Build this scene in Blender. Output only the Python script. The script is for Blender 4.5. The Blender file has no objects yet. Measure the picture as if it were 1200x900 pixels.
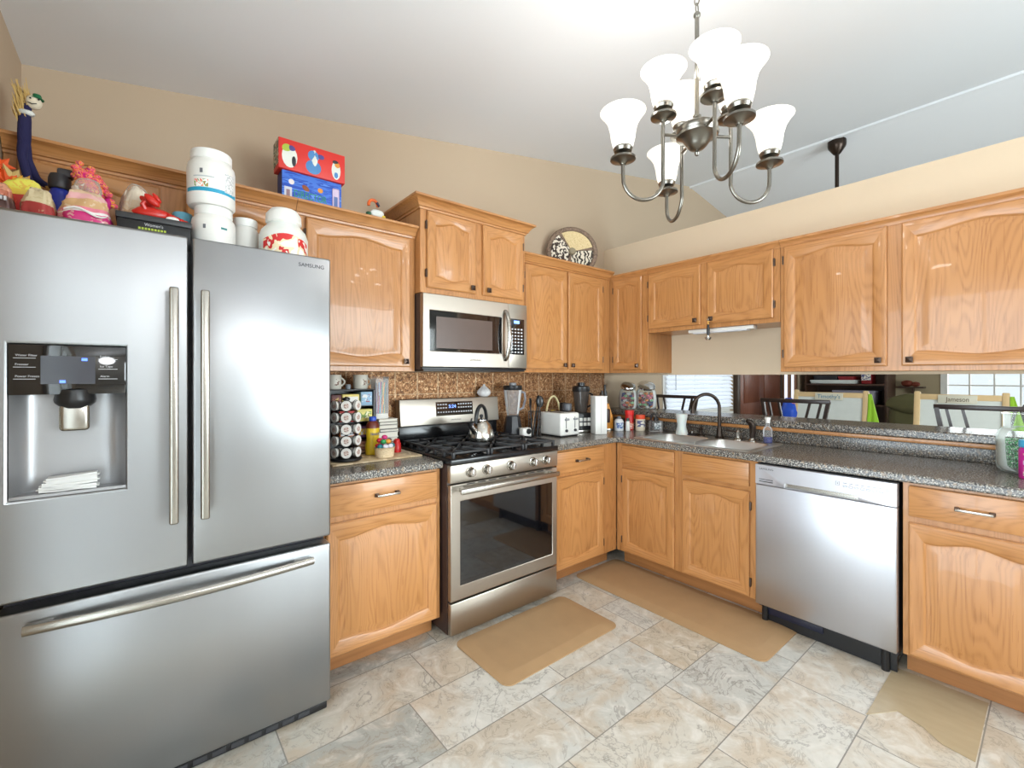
import bpy, bmesh, math, random
from mathutils import Matrix, Vector, noise
PI = math.pi
C = bpy.context.scene.collection
SC = bpy.context.scene

# ------------------------------------------------------------------ camera, sky, light, exposure
cam = bpy.data.cameras.new('camera'); camo = bpy.data.objects.new('camera', cam); C.objects.link(camo)
cam.sensor_width = 36; cam.lens = 527.8 / 1200 * 36; cam.shift_y = -8.75 / 1200; cam.clip_start = 0.02
camo.location = (-3.2418, -2.6403, 1.344); camo.rotation_euler = (PI/2, 0, -0.6855)
SC.camera = camo
SC.view_settings.view_transform = 'Standard'; SC.view_settings.look = 'None'
SC.view_settings.gamma = 1; SC.view_settings.use_curve_mapping = False
SC.view_settings.exposure = -0.18
W = bpy.data.worlds.new('world'); SC.world = W; W.use_nodes = True
W.node_tree.nodes['Background'].inputs[0].default_value = (0.86, 0.93, 1.0, 1)
W.node_tree.nodes['Background'].inputs[1].default_value = 1.2
def area(name, loc, rot, sx, sy, power, col):
    l = bpy.data.lights.new(name, 'AREA'); l.shape = 'RECTANGLE'; l.size = sx; l.size_y = sy
    l.energy = power; l.color = col
    o = bpy.data.objects.new(name, l); C.objects.link(o); o.location = loc; o.rotation_euler = rot
    return o
area('daylight_patio', (-3.75, -2.2, 1.05), (0, -PI/2, 0), 2.0, 1.7, 105, (0.82, 0.91, 1.0))     # through the patio door on the left wall
area('rear_fill_light', (-.1, -6.12, 1.35), (PI/2, 0, 0), 2.5, 1.9, 290, (0.86, 0.94, 1.0))         # added fill light at the opening in the unseen rear wall
area('daylight_far', (5.35, -2.5, 1.5), (0, PI/2, 0), 1.2, 1.9, 40, (0.93, 0.97, 1.0))            # through the far room's window
pl_ = bpy.data.lights.new('added_fill_lamp', 'POINT'); pl_.energy = 70; pl_.color = (.92, .96, 1.0); pl_.shadow_soft_size = .3      # added fill light, unseen behind the camera, to brighten the ceiling
plo = bpy.data.objects.new('added_fill_lamp', pl_); C.objects.link(plo); plo.location = (-2.5, -4.9, 2.15)
area('daylight_blind', (1.67, 0.16, 1.5), (-PI/2, 0, 0), 1.3, 1.1, 1, (0.93, 0.97, 1.0))         # through the blind

# ------------------------------------------------------------------ materials
def lin(c):
    c = c / 255
    return c / 12.92 if c <= .04045 else ((c + .055) / 1.055) ** 2.4
def L(r, g, b): return (lin(r), lin(g), lin(b), 1)
class N:
    def __init__(s, name):
        s.m = bpy.data.materials.new(name); s.m.use_nodes = True
        s.t = s.m.node_tree; s.b = s.t.nodes['Principled BSDF']
    def new(s, ty, **kw):
        n = s.t.nodes.new(ty)
        for k, v in kw.items(): setattr(n, k, v)
        return n
    def link(s, a, b): s.t.links.new(a, b)
    def put(s, sock, v):
        if hasattr(v, 'is_linked') or hasattr(v, 'links'): s.link(v, sock)
        else: sock.default_value = v
    def math(s, op, a, b=0.0, c=0.0):
        n = s.new('ShaderNodeMath', operation=op)
        for i, v in enumerate((a, b, c)): s.put(n.inputs[i], v)
        return n.outputs[0]
    def coord(s, rnd=False, kind='Object'):
        v = s.new('ShaderNodeTexCoord').outputs[kind]
        if rnd:
            r = s.new('ShaderNodeObjectInfo').outputs['Random']
            a = s.new('ShaderNodeVectorMath', operation='MULTIPLY_ADD')
            cb = s.new('ShaderNodeCombineXYZ')
            for i in range(3): s.link(r, cb.inputs[i])
            s.link(cb.outputs[0], a.inputs[0]); a.inputs[1].default_value = (7.3, 11.1, 5.7); s.link(v, a.inputs[2])
            v = a.outputs[0]
        return v
    def scale(s, v, k):
        n = s.new('ShaderNodeVectorMath', operation='MULTIPLY'); s.link(v, n.inputs[0]); n.inputs[1].default_value = k
        return n.outputs[0]
    def noise(s, v, sc, det=2.0, rough=.5, dist=0.0, out=0):
        n = s.new('ShaderNodeTexNoise'); s.link(v, n.inputs['Vector'])
        n.inputs['Scale'].default_value = sc; n.inputs['Detail'].default_value = det
        n.inputs['Roughness'].default_value = rough; n.inputs['Distortion'].default_value = dist
        return n.outputs[out]
    def voro(s, v, sc, feature='F1', out='Distance'):
        n = s.new('ShaderNodeTexVoronoi', feature=feature); s.link(v, n.inputs['Vector']); n.inputs['Scale'].default_value = sc
        return n.outputs[out]
    def ramp(s, f, stops, interp='LINEAR'):
        n = s.new('ShaderNodeValToRGB'); s.link(f, n.inputs[0]); cr = n.color_ramp; cr.interpolation = interp
        while len(cr.elements) < len(stops): cr.elements.new(.5)
        for e, (p, c) in zip(cr.elements, stops): e.position = p; e.color = c
        return n.outputs[0]
    def mix(s, f, a, b, blend='MIX'):
        n = s.new('ShaderNodeMix', data_type='RGBA', blend_type=blend)
        s.put(n.inputs[0], f); s.put(n.inputs[6], a); s.put(n.inputs[7], b)
        return n.outputs[2]
    def bump(s, h, strength=.3, dist=.01):
        n = s.new('ShaderNodeBump'); n.inputs['Strength'].default_value = strength; n.inputs['Distance'].default_value = dist
        s.link(h, n.inputs['Height']); s.link(n.outputs[0], s.b.inputs['Normal'])
    def set(s, **kw):
        al = dict(col='Base Color', rough='Roughness', metal='Metallic', trans='Transmission Weight', ior='IOR',
                  coat='Coat Weight', emit='Emission Color', es='Emission Strength', alpha='Alpha', spec='Specular IOR Level',
                  sub='Subsurface Weight', aniso='Anisotropic', sheen='Sheen Weight')
        for k, v in kw.items(): s.put(s.b.inputs[al[k]], v)
        return s
MC = {}
def P(name, rgb, rough=.5, metal=0.0, **kw):
    """plain surface with a faint procedural variation"""
    if name in MC: return MC[name]
    n = N(name); v = n.coord(True)
    f = n.noise(v, 14, 3)
    c = L(*rgb); d = tuple(x * .86 for x in c[:3]) + (1,)
    n.set(col=n.mix(f, c, d) if not metal else c, rough=rough, metal=metal, **kw)
    MC[name] = n.m
    return n.m
def oak(name, axis):
    n = N(name); v = n.coord(True)
    k = [3.4, 3.4, 3.4]; k[axis] = .42
    f = n.noise(n.scale(v, tuple(k)), 1.5, 2.0, .45, .25)
    ring = n.math('SINE', n.math('MULTIPLY', f, 185.0))
    ring = n.math('MULTIPLY_ADD', ring, .5, .5)
    ring = n.math('POWER', ring, 2.0)
    k = [125, 125, 125]; k[axis] = 5
    pore = n.noise(n.scale(v, tuple(k)), 1.0, 2.0, .6)
    k = [6, 6, 6]; k[axis] = .8
    tone = n.noise(n.scale(v, tuple(k)), 1.0, 2.0)
    base = n.mix(tone, L(197, 141, 87), L(179, 122, 69))
    ringm = n.math('MULTIPLY', ring, n.math('MULTIPLY_ADD', pore, 1.3, -.15))
    c = n.mix(n.math('MULTIPLY', ringm, .75), base, L(150, 96, 48))
    pm = n.math('GREATER_THAN', pore, .62)
    c = n.mix(n.math('MULTIPLY', pm, .34), c, L(150, 92, 44))
    n.set(col=c, rough=.34, coat=.2)
    n.bump(n.math('MULTIPLY', ringm, -1.0), .05, .002)
    return n.m
OAKV = oak('oak_vertical_grain', 2); OAKH = oak('oak_horizontal_grain', 0)
def oak_dark():
    n = N('oak_toe_kick'); v = n.coord(True)
    f = n.noise(n.scale(v, (2, 30, 30)), 1.2, 3)
    n.set(col=n.mix(f, L(186, 128, 74), L(132, 82, 42)), rough=.5); return n.m
OAKK = oak_dark()
def steel(name, rgb, rough, kx=9.0, kz=.25, b=.02, horiz=False):
    n = N(name); v = n.coord()
    f = n.noise(n.scale(v, ((6, 6, 500) if horiz else (500, 500, 6))), 1, 2)
    g = n.noise(n.scale(v, (kx, kx, kz)), 1, 2)
    n.set(col=n.mix(g, L(*rgb), tuple(x*.93 for x in L(*rgb)[:3]) + (1,)), metal=1.0, rough=n.math('MULTIPLY_ADD', f, .10, rough - .05), aniso=.5)
    n.bump(g, b, .02)
    return n.m
STEEL = steel('brushed_steel', (166, 167, 169), .32, 7, .12, .05)
STEELW = steel('warm_brushed_steel', (182, 174, 163), .35, .4, 9, .012, True)
KSTEEL = steel('satin_kettle_steel', (208, 205, 198), .2, 3, 3, 0.0)
CHROME = P('chrome', (215, 215, 215), .12, 1.0)
SATIN = P('satin_nickel', (176, 172, 164), .26, 1.0)
PEWTER = P('pewter', (130, 126, 118), .28, 1.0)
BLACK = P('black_plastic', (26, 26, 28), .35)
GLOSSK = P('black_glass', (10, 10, 13), .06, coat=1.0)
IRON = P('cast_iron', (44, 44, 46), .45)
BRONZE = P('oil_rubbed_bronze', (62, 52, 46), .32, .85)
KNOB = P('dark_bronze_knob', (84, 70, 62), .3, .8)
WHITEP = P('white_plastic', (240, 238, 232), .32)
WHITET = P('white_trim', (238, 236, 230), .45)
GREYP = P('grey_plastic', (150, 150, 152), .4)
DGREY = P('charcoal_side', (62, 62, 66), .45)
def wallmat(name, rgb):
    n = N(name); v = n.coord()
    f = n.noise(v, 1.1, 2); g = n.noise(v, 140, 3)
    c = L(*rgb)
    n.set(col=n.mix(f, c, tuple(x*.96 for x in c[:3]) + (1,)), rough=.75); n.bump(g, .08, .003)
    return n.m
TAN = wallmat('tan_paint', (191, 170, 145)); TANL = wallmat('light_tan_paint', (222, 202, 174)); OLIVE = wallmat('olive_tan_paint', (172, 156, 126))
CEIL = wallmat('ceiling_white', (234, 236, 239))
def granite():
    n = N('speckled_laminate'); v = n.coord()
    a = n.noise(v, 150, 2, .6); b = n.noise(v, 95, 1, .5); t = n.noise(v, 60, 2)
    c = n.ramp(a, [(.36, L(44, 43, 45)), (.46, L(98, 94, 90)), (.55, L(116, 110, 102)), (.64, L(196, 190, 180))])
    m = n.math('GREATER_THAN', b, .60)
    c = n.mix(n.math('MULTIPLY', m, .65), c, L(36, 36, 40))
    m2 = n.math('GREATER_THAN', t, .61)
    c = n.mix(n.math('MULTIPLY', m2, .5), c, L(150, 126, 98))
    n.set(col=c, rough=.22); return n.m
GRAN = granite()
def tin():
    n = N('embossed_copper_tin'); v = n.coord()
    a = n.noise(v, 75, 2, .55, 1.2); b = n.voro(v, 60)
    sx = n.new('ShaderNodeSeparateXYZ'); n.link(v, sx.inputs[0])
    fx = n.math('FRACT', n.math('DIVIDE', n.math('ADD', sx.outputs[0], 10.0), .152))
    fz = n.math('FRACT', n.math('DIVIDE', n.math('ADD', sx.outputs[2], 10.02), .152))
    seam = n.math('MAXIMUM', n.math('GREATER_THAN', n.math('ABSOLUTE', n.math('SUBTRACT', fx, .5)), .47), n.math('GREATER_THAN', n.math('ABSOLUTE', n.math('SUBTRACT', fz, .5)), .48))
    h = n.math('ADD', a, n.math('MULTIPLY', b, .6))
    c = n.ramp(a, [(.33, L(92, 58, 34)), (.48, L(150, 102, 62)), (.58, L(178, 130, 86)), (.68, L(226, 192, 150))])  # palest stop paints sparkle highlights into the copper colour
    c = n.mix(n.math('MULTIPLY', seam, .55), c, L(206, 176, 140))
    n.set(col=c, metal=.45, rough=.38)
    n.bump(n.math('ADD', h, n.math('MULTIPLY', seam, .5)), .6, .006); return n.m
TIN = tin()
def floor_mat():
    n = N('stone_tile'); v = n.coord()
    sx = n.new('ShaderNodeSeparateXYZ'); n.link(v, sx.inputs[0])
    X, Y = sx.outputs[0], sx.outputs[1]
    ry = n.math('DIVIDE', n.math('MULTIPLY_ADD', Y, -1.0, -.938 + 6.06), .303)
    row = n.math('FLOOR', ry); fy = n.math('FRACT', ry)
    rx = n.math('DIVIDE', n.math('SUBTRACT', X, n.math('MULTIPLY_ADD', row, .457, -2.397 - 20*.457)), .61)
    col = n.math('FLOOR', rx); fx = n.math('FRACT', rx)
    ex = n.math('MULTIPLY', n.math('MINIMUM', fx, n.math('SUBTRACT', 1.0, fx)), .61)
    ey = n.math('MULTIPLY', n.math('MINIMUM', fy, n.math('SUBTRACT', 1.0, fy)), .303)
    edge = n.math('MINIMUM', ex, ey)
    grout = n.math('LESS_THAN', edge, .0022)
    cb = n.new('ShaderNodeCombineXYZ'); n.link(row, cb.inputs[0]); n.link(col, cb.inputs[1])
    wn = n.new('ShaderNodeTexWhiteNoise', noise_dimensions='3D'); n.link(cb.outputs[0], wn.inputs[0])
    off = n.new('ShaderNodeVectorMath', operation='MULTIPLY_ADD'); n.link(wn.outputs[1], off.inputs[0]); off.inputs[1].default_value = (9, 9, 9); n.link(v, off.inputs[2])
    vv = off.outputs[0]
    a = n.noise(vv, 3.2, 6, .62, .7); b = n.noise(vv, 9.0, 6, .65, 1.1); d = n.noise(vv, 38, 4, .6)
    c = n.ramp(wn.outputs[0], [(0, L(166, 168, 162)), (.3, L(204, 201, 192)), (.55, L(192, 180, 160)), (.8, L(216, 213, 205)), (1, L(156, 158, 152))])
    tanm = n.ramp(a, [(.47, (0, 0, 0, 1)), (.60, (1, 1, 1, 1))])
    c = n.mix(n.math('MULTIPLY', tanm, .55), c, L(190, 164, 132))
    lightm = n.ramp(b, [(.52, (0, 0, 0, 1)), (.66, (1, 1, 1, 1))])
    c = n.mix(n.math('MULTIPLY', lightm, .6), c, L(228, 223, 214))
    vein = n.math('LESS_THAN', n.math('ABSOLUTE', n.math('SUBTRACT', b, .44)), .016)
    c = n.mix(n.math('MULTIPLY', vein, .34), c, L(124, 112, 98))
    vein2 = n.math('LESS_THAN', n.math('ABSOLUTE', n.math('SUBTRACT', a, .40)), .009)
    c = n.mix(n.math('MULTIPLY', vein2, .4), c, L(98, 92, 86))
    c = n.mix(n.math('MULTIPLY', d, .3), c, L(140, 134, 124))
    c = n.mix(grout, c, L(132, 126, 118))
    n.set(col=c, rough=n.math('MULTIPLY_ADD', b, .2, .3))
    n.bump(n.math('SUBTRACT', n.math('MULTIPLY', b, .5), grout), .2, .004); return n.m
TILE = floor_mat()
def emis(name, rgb, s):
    if name in MC: return MC[name]
    n = N(name); n.set(col=L(*rgb), emit=L(*rgb), es=s); MC[name] = n.m; return n.m
def glassy(name, rgb=(255, 255, 255), rough=.02, alpha=.22):
    if name in MC: return MC[name]
    n = N(name); tr = n.new('ShaderNodeBsdfTransparent'); tr.inputs[0].default_value = L(*rgb)
    n.set(col=L(*rgb), rough=rough, spec=.9)
    mx = n.new('ShaderNodeMixShader'); fr = n.new('ShaderNodeLayerWeight'); fr.inputs[0].default_value = .25
    n.link(n.math('MULTIPLY_ADD', fr.outputs[0], .8, alpha), mx.inputs[0]); n.link(tr.outputs[0], mx.inputs[1]); n.link(n.b.outputs[0], mx.inputs[2])
    n.link(mx.outputs[0], n.t.nodes['Material Output'].inputs[0]); MC[name] = n.m; return n.m
GLASS = glassy('clear_glass', (252, 254, 253), .02, .025)
CPLAST = glassy('clear_plastic', (250, 250, 250), .12, .07)
BAGP = glassy('bag_film', (250, 246, 240), .2, .16)

# ------------------------------------------------------------------ mesh builder
INV = {}
class MB:
    def __init__(s): s.bm = bmesh.new(); s.mats = []; s.M = Matrix.Identity(4)
    def mi(s, m):
        if m not in s.mats: s.mats.append(m)
        return s.mats.index(m)
    def add(s, tb, mat, M=None):
        T = s.M @ M if M is not None else s.M
        mp = [s.bm.verts.new(T @ v.co) for v in tb.verts]
        tb.verts.index_update(); i = s.mi(mat)
        for f in tb.faces:
            try: nf = s.bm.faces.new([mp[v.index] for v in f.verts]); nf.material_index = i; nf.smooth = True
            except ValueError: pass
        tb.free(); return s
    def box(s, x0, x1, y0, y1, z0, z1, mat, bev=0, seg=2, M=None):
        tb = bmesh.new()
        bmesh.ops.create_cube(tb, size=1, matrix=Matrix.Translation(((x0+x1)/2, (y0+y1)/2, (z0+z1)/2)) @ Matrix.Diagonal((abs(x1-x0), abs(y1-y0), abs(z1-z0), 1)))
        if bev: bmesh.ops.bevel(tb, geom=list(tb.edges), offset=bev, segments=seg, affect='EDGES', profile=.5)
        return s.add(tb, mat, M)
    def poly(s, pts, y0, y1, mat, bev=0, M=None, fl=True):
        """prism: outline pts in x,z extruded from y0 to y1"""
        tb = bmesh.new(); a = [tb.verts.new((p[0], y0, p[1])) for p in pts]
        f = tb.faces.new(a); r = bmesh.ops.extrude_face_region(tb, geom=[f])
        bmesh.ops.translate(tb, vec=(0, y1-y0, 0), verts=[v for v in r['geom'] if isinstance(v, bmesh.types.BMVert)])
        bmesh.ops.recalc_face_normals(tb, faces=tb.faces)
        if bev: bmesh.ops.bevel(tb, geom=list(tb.edges), offset=bev, segments=2, affect='EDGES', profile=.5)
        return s.add(tb, mat, M)
    def polyz(s, pts, z0, z1, mat, bev=0, M=None):
        """prism: outline pts in x,y extruded from z0 to z1"""
        R = Matrix(((1, 0, 0, 0), (0, 0, 1, 0), (0, 1, 0, 0), (0, 0, 0, 1)))
        return s.poly(pts, z0, z1, mat, bev, (M @ R) if M is not None else R)
    def lathe(s, prof, c=(0, 0, 0), n=24, mat=None, M=None, sq=0):
        tb = bmesh.new(); rings = []
        for r, z in prof:
            if r < 1e-6: rings.append([tb.verts.new((c[0], c[1], c[2]+z))])
            else: rings.append([tb.verts.new((c[0]+r*math.cos(2*PI*i/n), c[1]+r*math.sin(2*PI*i/n), c[2]+z)) for i in range(n)])
        for a, b in zip(rings, rings[1:]):
            for i in range(n):
                j = (i+1) % n
                q = [a[i % len(a)], a[j % len(a)], b[j % len(b)], b[i % len(b)]]
                u = []
                for v in q:
                    if v not in u: u.append(v)
                if len(u) > 2: tb.faces.new(u)
        bmesh.ops.recalc_face_normals(tb, faces=tb.faces)
        return s.add(tb, mat, M)
    def cyl(s, p0, p1, r0, r1=None, n=16, mat=None):
        r1 = r0 if r1 is None else r1
        p0, p1 = Vector(p0), Vector(p1); d = p1-p0; h = d.length
        M = Matrix.Translation(p0) @ d.to_track_quat('Z', 'Y').to_matrix().to_4x4()
        return s.lathe([(0, 0), (r0, 0), (r1, h), (0, h)], n=n, mat=mat, M=M)
    def tube(s, pts, r, n=8, mat=None, closed=False, sx=1.0, sy=1.0):
        pts = [Vector(p) for p in pts]; k = len(pts); rr = r if isinstance(r, (list, tuple)) else [r]*k
        tb = bmesh.new(); rings = []; up = None
        for i, p in enumerate(pts):
            if closed: t = (pts[(i+1) % k]-pts[i-1]).normalized()
            else: t = (pts[min(i+1, k-1)]-pts[max(i-1, 0)]).normalized()
            if up is None: up = t.orthogonal().normalized() if abs(t.z) > .9 else Vector((0, 0, 1))
            sd = t.cross(up).normalized(); up = sd.cross(t).normalized()
            rings.append([tb.verts.new(p + sd*math.cos(2*PI*j/n)*rr[i]*sx + up*math.sin(2*PI*j/n)*rr[i]*sy) for j in range(n)])
        for a, b in zip(rings, rings[1:] + ([rings[0]] if closed else [])):
            for j in range(n): tb.faces.new((a[j], a[(j+1) % n], b[(j+1) % n], b[j]))
        if not closed: tb.faces.new(rings[0][::-1]); tb.faces.new(rings[-1])
        bmesh.ops.recalc_face_normals(tb, faces=tb.faces)
        return s.add(tb, mat)
    def ball(s, c, r, mat, n=16, amp=0, seed=0, e=1.0, freq=2.0, M=None, zmin=None, ymin=None, taper=0):
        """superellipsoid with optional lumps"""
        tb = bmesh.new(); bmesh.ops.create_uvsphere(tb, u_segments=n, v_segments=max(6, n*2//3), radius=1)
        r = r if isinstance(r, (tuple, list)) else (r, r, r)
        for v in tb.verts:
            p = v.co.copy(); q = Vector([math.copysign(abs(x)**e, x) for x in p])
            k = 1 + (amp*noise.noise(p*freq + Vector((seed*3.1, seed*1.7, seed))) if amp else 0)
            if taper: k += .5*amp*noise.noise(p*freq*3.1 + Vector((seed, 2, 1)))
            w = 1-taper*max(0, q.z+.2)/1.2
            v.co = Vector((q.x*r[0]*k*w, q.y*r[1]*k*w, q.z*r[2]*(k*.5+.5)))
        T = Matrix.Translation(c); T = T @ M if M is not None else T
        if zmin is not None or ymin is not None:
            for v in tb.verts:
                p = T @ v.co
                if zmin is not None and p.z < zmin: p.z = zmin + .0005*noise.noise(p*90)**2
                if ymin is not None and p.y < ymin: p.y = ymin
                v.co = p
            T = Matrix.Identity(4)
        return s.add(tb, mat, T)
    def sweep(s, prof, path, nrm0, mat):
        """moulding: prof (out, z) swept along an xy path, mitred; nrm0 +1 = outward on the left of travel"""
        tb = bmesh.new(); path = [Vector((p[0], p[1])) for p in path]; rings = []
        def nn(a, b): d = (b-a).normalized(); return Vector((-d.y, d.x))*nrm0
        for i, p in enumerate(path):
            if i == 0: m = nn(path[0], path[1])
            elif i == len(path)-1: m = nn(path[-2], path[-1])
            else:
                a, b = nn(path[i-1], p), nn(p, path[i+1]); m = (a+b)/(1+a.dot(b))
            rings.append([tb.verts.new((p.x+m.x*o, p.y+m.y*o, z)) for o, z in prof])
        k = len(prof)
        for a, b in zip(rings, rings[1:]):
            for j in range(k): tb.faces.new((a[j], a[(j+1) % k], b[(j+1) % k], b[j]))
        tb.faces.new(rings[0]); tb.faces.new(rings[-1][::-1])
        bmesh.ops.recalc_face_normals(tb, faces=tb.faces)
        return s.add(tb, mat)
    def ring(s, o, i, y0, y1, mat, yi=None):
        """slab (x0,x1,z0,z1)=o with a rectangular hole i, between y0 (front) and y1 (back)"""
        tb = bmesh.new()
        def rc(r, y): return [tb.verts.new(q) for q in ((r[0], y, r[2]), (r[1], y, r[2]), (r[1], y, r[3]), (r[0], y, r[3]))]
        a, b, c, d = rc(o, y0), rc(i, y0), rc(i, y1), rc(o, y1)
        for p, q in ((a, b), (b, c), (c, d), (d, a)):
            for j in range(4): tb.faces.new((p[j], p[(j+1) % 4], q[(j+1) % 4], q[j]))
        bmesh.ops.recalc_face_normals(tb, faces=tb.faces)
        return s.add(tb, mat)
    def text(s, txt, x, y, z, h, mat, M=None, w=None, ex=.0006, align='LEFT'):
        """raised lettering in the xz plane facing -y, h = letter height, w = total width"""
        cu = bpy.data.curves.new('t', 'FONT'); cu.body = txt; cu.size = 1; cu.extrude = 0
        o = bpy.data.objects.new('t', cu); C.objects.link(o); bpy.context.view_layer.update()
        me = bpy.data.meshes.new_from_object(o.evaluated_get(bpy.context.evaluated_depsgraph_get()))
        bpy.data.objects.remove(o); bpy.data.curves.remove(cu)
        tb = bmesh.new(); tb.from_mesh(me); bpy.data.meshes.remove(me)
        if not tb.verts: tb.free(); return s
        x0 = min(v.co.x for v in tb.verts); x1 = max(v.co.x for v in tb.verts)
        y1 = max(v.co.y for v in tb.verts); y0 = min(0, min(v.co.y for v in tb.verts))
        kh = h/.70; kw = kh if w is None else w/(x1-x0)
        dx = 0 if align == 'LEFT' else -(x1-x0)/2*kw
        for v in tb.verts: v.co = Vector((x+dx+(v.co.x-x0)*kw, y, z+v.co.y*kh))
        r = bmesh.ops.extrude_face_region(tb, geom=list(tb.faces))
        bmesh.ops.translate(tb, vec=(0, -ex, 0), verts=[v for v in r['geom'] if isinstance(v, bmesh.types.BMVert)])
        return s.add(tb, mat, M)
    def build(s, name, parent=None, bevel=0, angle=38):
        me = bpy.data.meshes.new(name)
        if parent is not None: s.bm.transform(INV[parent.name])
        s.bm.to_mesh(me); s.bm.free()
        for m in s.mats: me.materials.append(m)
        me.set_sharp_from_angle(angle=math.radians(angle))
        o = bpy.data.objects.new(name, me); C.objects.link(o)
        if parent is not None: o.parent = parent; INV[o.name] = INV[parent.name]
        if bevel:
            b = o.modifiers.new('bevel', 'BEVEL'); b.width = bevel; b.segments = 2; b.limit_method = 'ANGLE'; b.angle_limit = math.radians(50)
        return o
def tag(o, label, cat, group=None):
    o['label'] = label; o['category'] = cat
    if group: o['group'] = group
    return o
def thing(name, label, cat, loc, rz=0, group=None):
    o = bpy.data.objects.new(name, None); o.empty_display_size = .05; C.objects.link(o)
    o.location = loc; o.rotation_euler = (0, 0, rz)
    INV[o.name] = (Matrix.Translation(loc) @ Matrix.Rotation(rz, 4, 'Z')).inverted()
    return tag(o, label, cat, group)
def struct(o): o['kind'] = 'structure'; return o
def solo(mb, name, label, cat, loc, group=None, bevel=0):
    """a thing that is one mesh; geometry given in world coordinates, origin moved to loc"""
    mb.bm.transform(Matrix.Translation(-Vector(loc))); o = mb.build(name, None, bevel); o.location = loc
    return tag(o, label, cat, group)
def dup(r, loc, label=None, rz=None, group=None):
    c = r.copy(); C.objects.link(c); c.location = loc
    if rz is not None: c.rotation_euler = (0, 0, rz)
    if label: c['label'] = label
    if group: c['group'] = group
    for ch in list(r.children):
        d = ch.copy(); C.objects.link(d); d.parent = c
        for g in list(ch.children):
            e = g.copy(); C.objects.link(e); e.parent = d
    return c
# right-hand run: s = distance along the wall from the corner, d = depth; frame turned -90 degrees
def RM(): return Matrix.Rotation(-PI/2, 4, 'Z')

# ------------------------------------------------------------------ the setting
def quad(name, pts, mat, kind=True):
    mb = MB(); tb = bmesh.new(); tb.faces.new([tb.verts.new(p) for p in pts]); mb.add(tb, mat)
    return struct(mb.build(name))
XL, XF, YR = -3.621, 5.3, -6.0
RX, RZ = 1.5, 3.47                       # ridge
def zc(x): return 2.596 + (x-XL)*(RZ-2.596)/(RX-XL) if x <= RX else RZ-.03 - (x-RX-.13)*.163
mb = MB(); mb.box(XL-.15, XF+.15, YR-.15, .15, -.1, 0, TILE); struct(mb.build('floor'))
mb = MB()                                 # sloping ceiling with a flat ridge band
for (xa, za), (xb, zb) in (((XL-.15, zc(XL)-.026), (RX, RZ)), ((RX, RZ-.012), (RX+.13, RZ-.03)), ((RX+.13, RZ-.03), (XF+.15, zc(XF)-.02))):
    mb.poly([(xa, za), (xb, zb), (xb, zb+.12), (xa, za+.12)], YR-.15, .15, CEIL)
mb.box(RX-.02, RX+.012, YR, 0, RZ-.022, RZ, CEIL)
struct(mb.build('ceiling'))
def wall_open(name, x0, x1, holes, thick, mat, M, top):
    """wall in the xz plane (y 0..thick) with rectangular holes, sloping top given by top(x)"""
    mb = MB(); mb.M = M; xs = sorted({x0, x1} | {h[0] for h in holes} | {h[1] for h in holes} | ({RX} if x0 < RX < x1 and M == Matrix.Identity(4) else set()))
    for a, b in zip(xs, xs[1:]):
        hs = [h for h in holes if h[0] <= a and h[1] >= b]
        lo = 0
        if hs:
            h = hs[0]
            if h[2] > 0: mb.box(a, b, 0, thick, 0, h[2], mat)
            lo = h[3]
        mb.poly([(a, lo), (b, lo), (b, top(b)+.02), (a, top(a)+.02)], 0, thick, mat)
    return struct(mb.build(name))
mb = MB()
wall_open('wall_back', XL-.15, .06, [], .15, TAN, Matrix.Identity(4), zc)
wall_open('wall_back_far_room', .06, XF+.15, [(.98, 2.36, .96, 2.05)], .15, TAN, Matrix.Identity(4), zc)
MLw = Matrix.Translation((XL, 0, 0)) @ Matrix.Rotation(PI/2, 4, 'Z')          # local x -> world y, local y -> world -x
wall_open('wall_left', YR, 0, [(-3.1, -1.3, .02, 2.08)], .15, TAN, MLw, lambda x: 2.596)
MRw = Matrix.Translation((XF, 0, 0)) @ Matrix.Rotation(-PI/2, 4, 'Z')
wall_open('wall_right', 0, -YR, [(1.62, 3.45, .95, 2.05)], .15, OLIVE, MRw, lambda x: zc(XF))
MBk = Matrix.Translation((0, YR, 0)) @ Matrix.Rotation(PI, 4, 'Z')
wall_open('wall_rear', -XF-.15, -XL+.15, [(-1.2, 1.4, .35, 2.3)], .15, wallmat('rear_wall_paint', (214, 212, 206)), MBk, lambda x: 2.9 if x > 2 else (3.1 if x > -.5 else 3.3))  # unseen wall, pale grey for steel reflections; opening added for fill light
PE = -3.3
mb = MB(); mb.box(0, .12, PE, -.0005, 1.357, 2.487, TANL); struct(mb.build('wall_partition_upper'))
mb = MB(); mb.box(.002, .12, PE, -.0005, 0, 1.012, TAN); struct(mb.build('wall_partition_lower'))
# windows and doors of the setting
def window(name, x0, x1, z0, z1, M, nx, nz, glass=True):
    mb = MB(); mb.M = M
    mb.ring((x0-.05, x1+.05, z0-.05, z1+.05), (x0+.02, x1-.02, z0+.02, z1-.02), -.015, .10, WHITET)
    mb.box(x0-.07, x1+.07, -.05, .02, z0-.07, z0-.045, WHITET, .004)
    w = struct(mb.build(name)); INV[w.name] = Matrix.Identity(4)
    mb = MB(); mb.M = M
    for i in range(1, nx): mb.box(x0+(x1-x0)*i/nx-.009, x0+(x1-x0)*i/nx+.009, .03, .05, z0+.02, z1-.02, WHITET)
    for i in range(1, nz): mb.box(x0+.02, x1-.02, .028, .052, z0+(z1-z0)*i/nz-.009, z0+(z1-z0)*i/nz+.009, WHITET)
    mb.build('muntin', w)
    mb = MB(); mb.M = M; mb.box(x0+.02, x1-.02, .038, .042, z0+.02, z1-.02, GLASS); mb.build('pane', w)
    return w
window('window_1', .98, 2.36, .96, 2.05, Matrix.Identity(4), 2, 2)
window('window_2', 1.62, 3.45, .95, 2.05, MRw, 8, 4)
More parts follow.
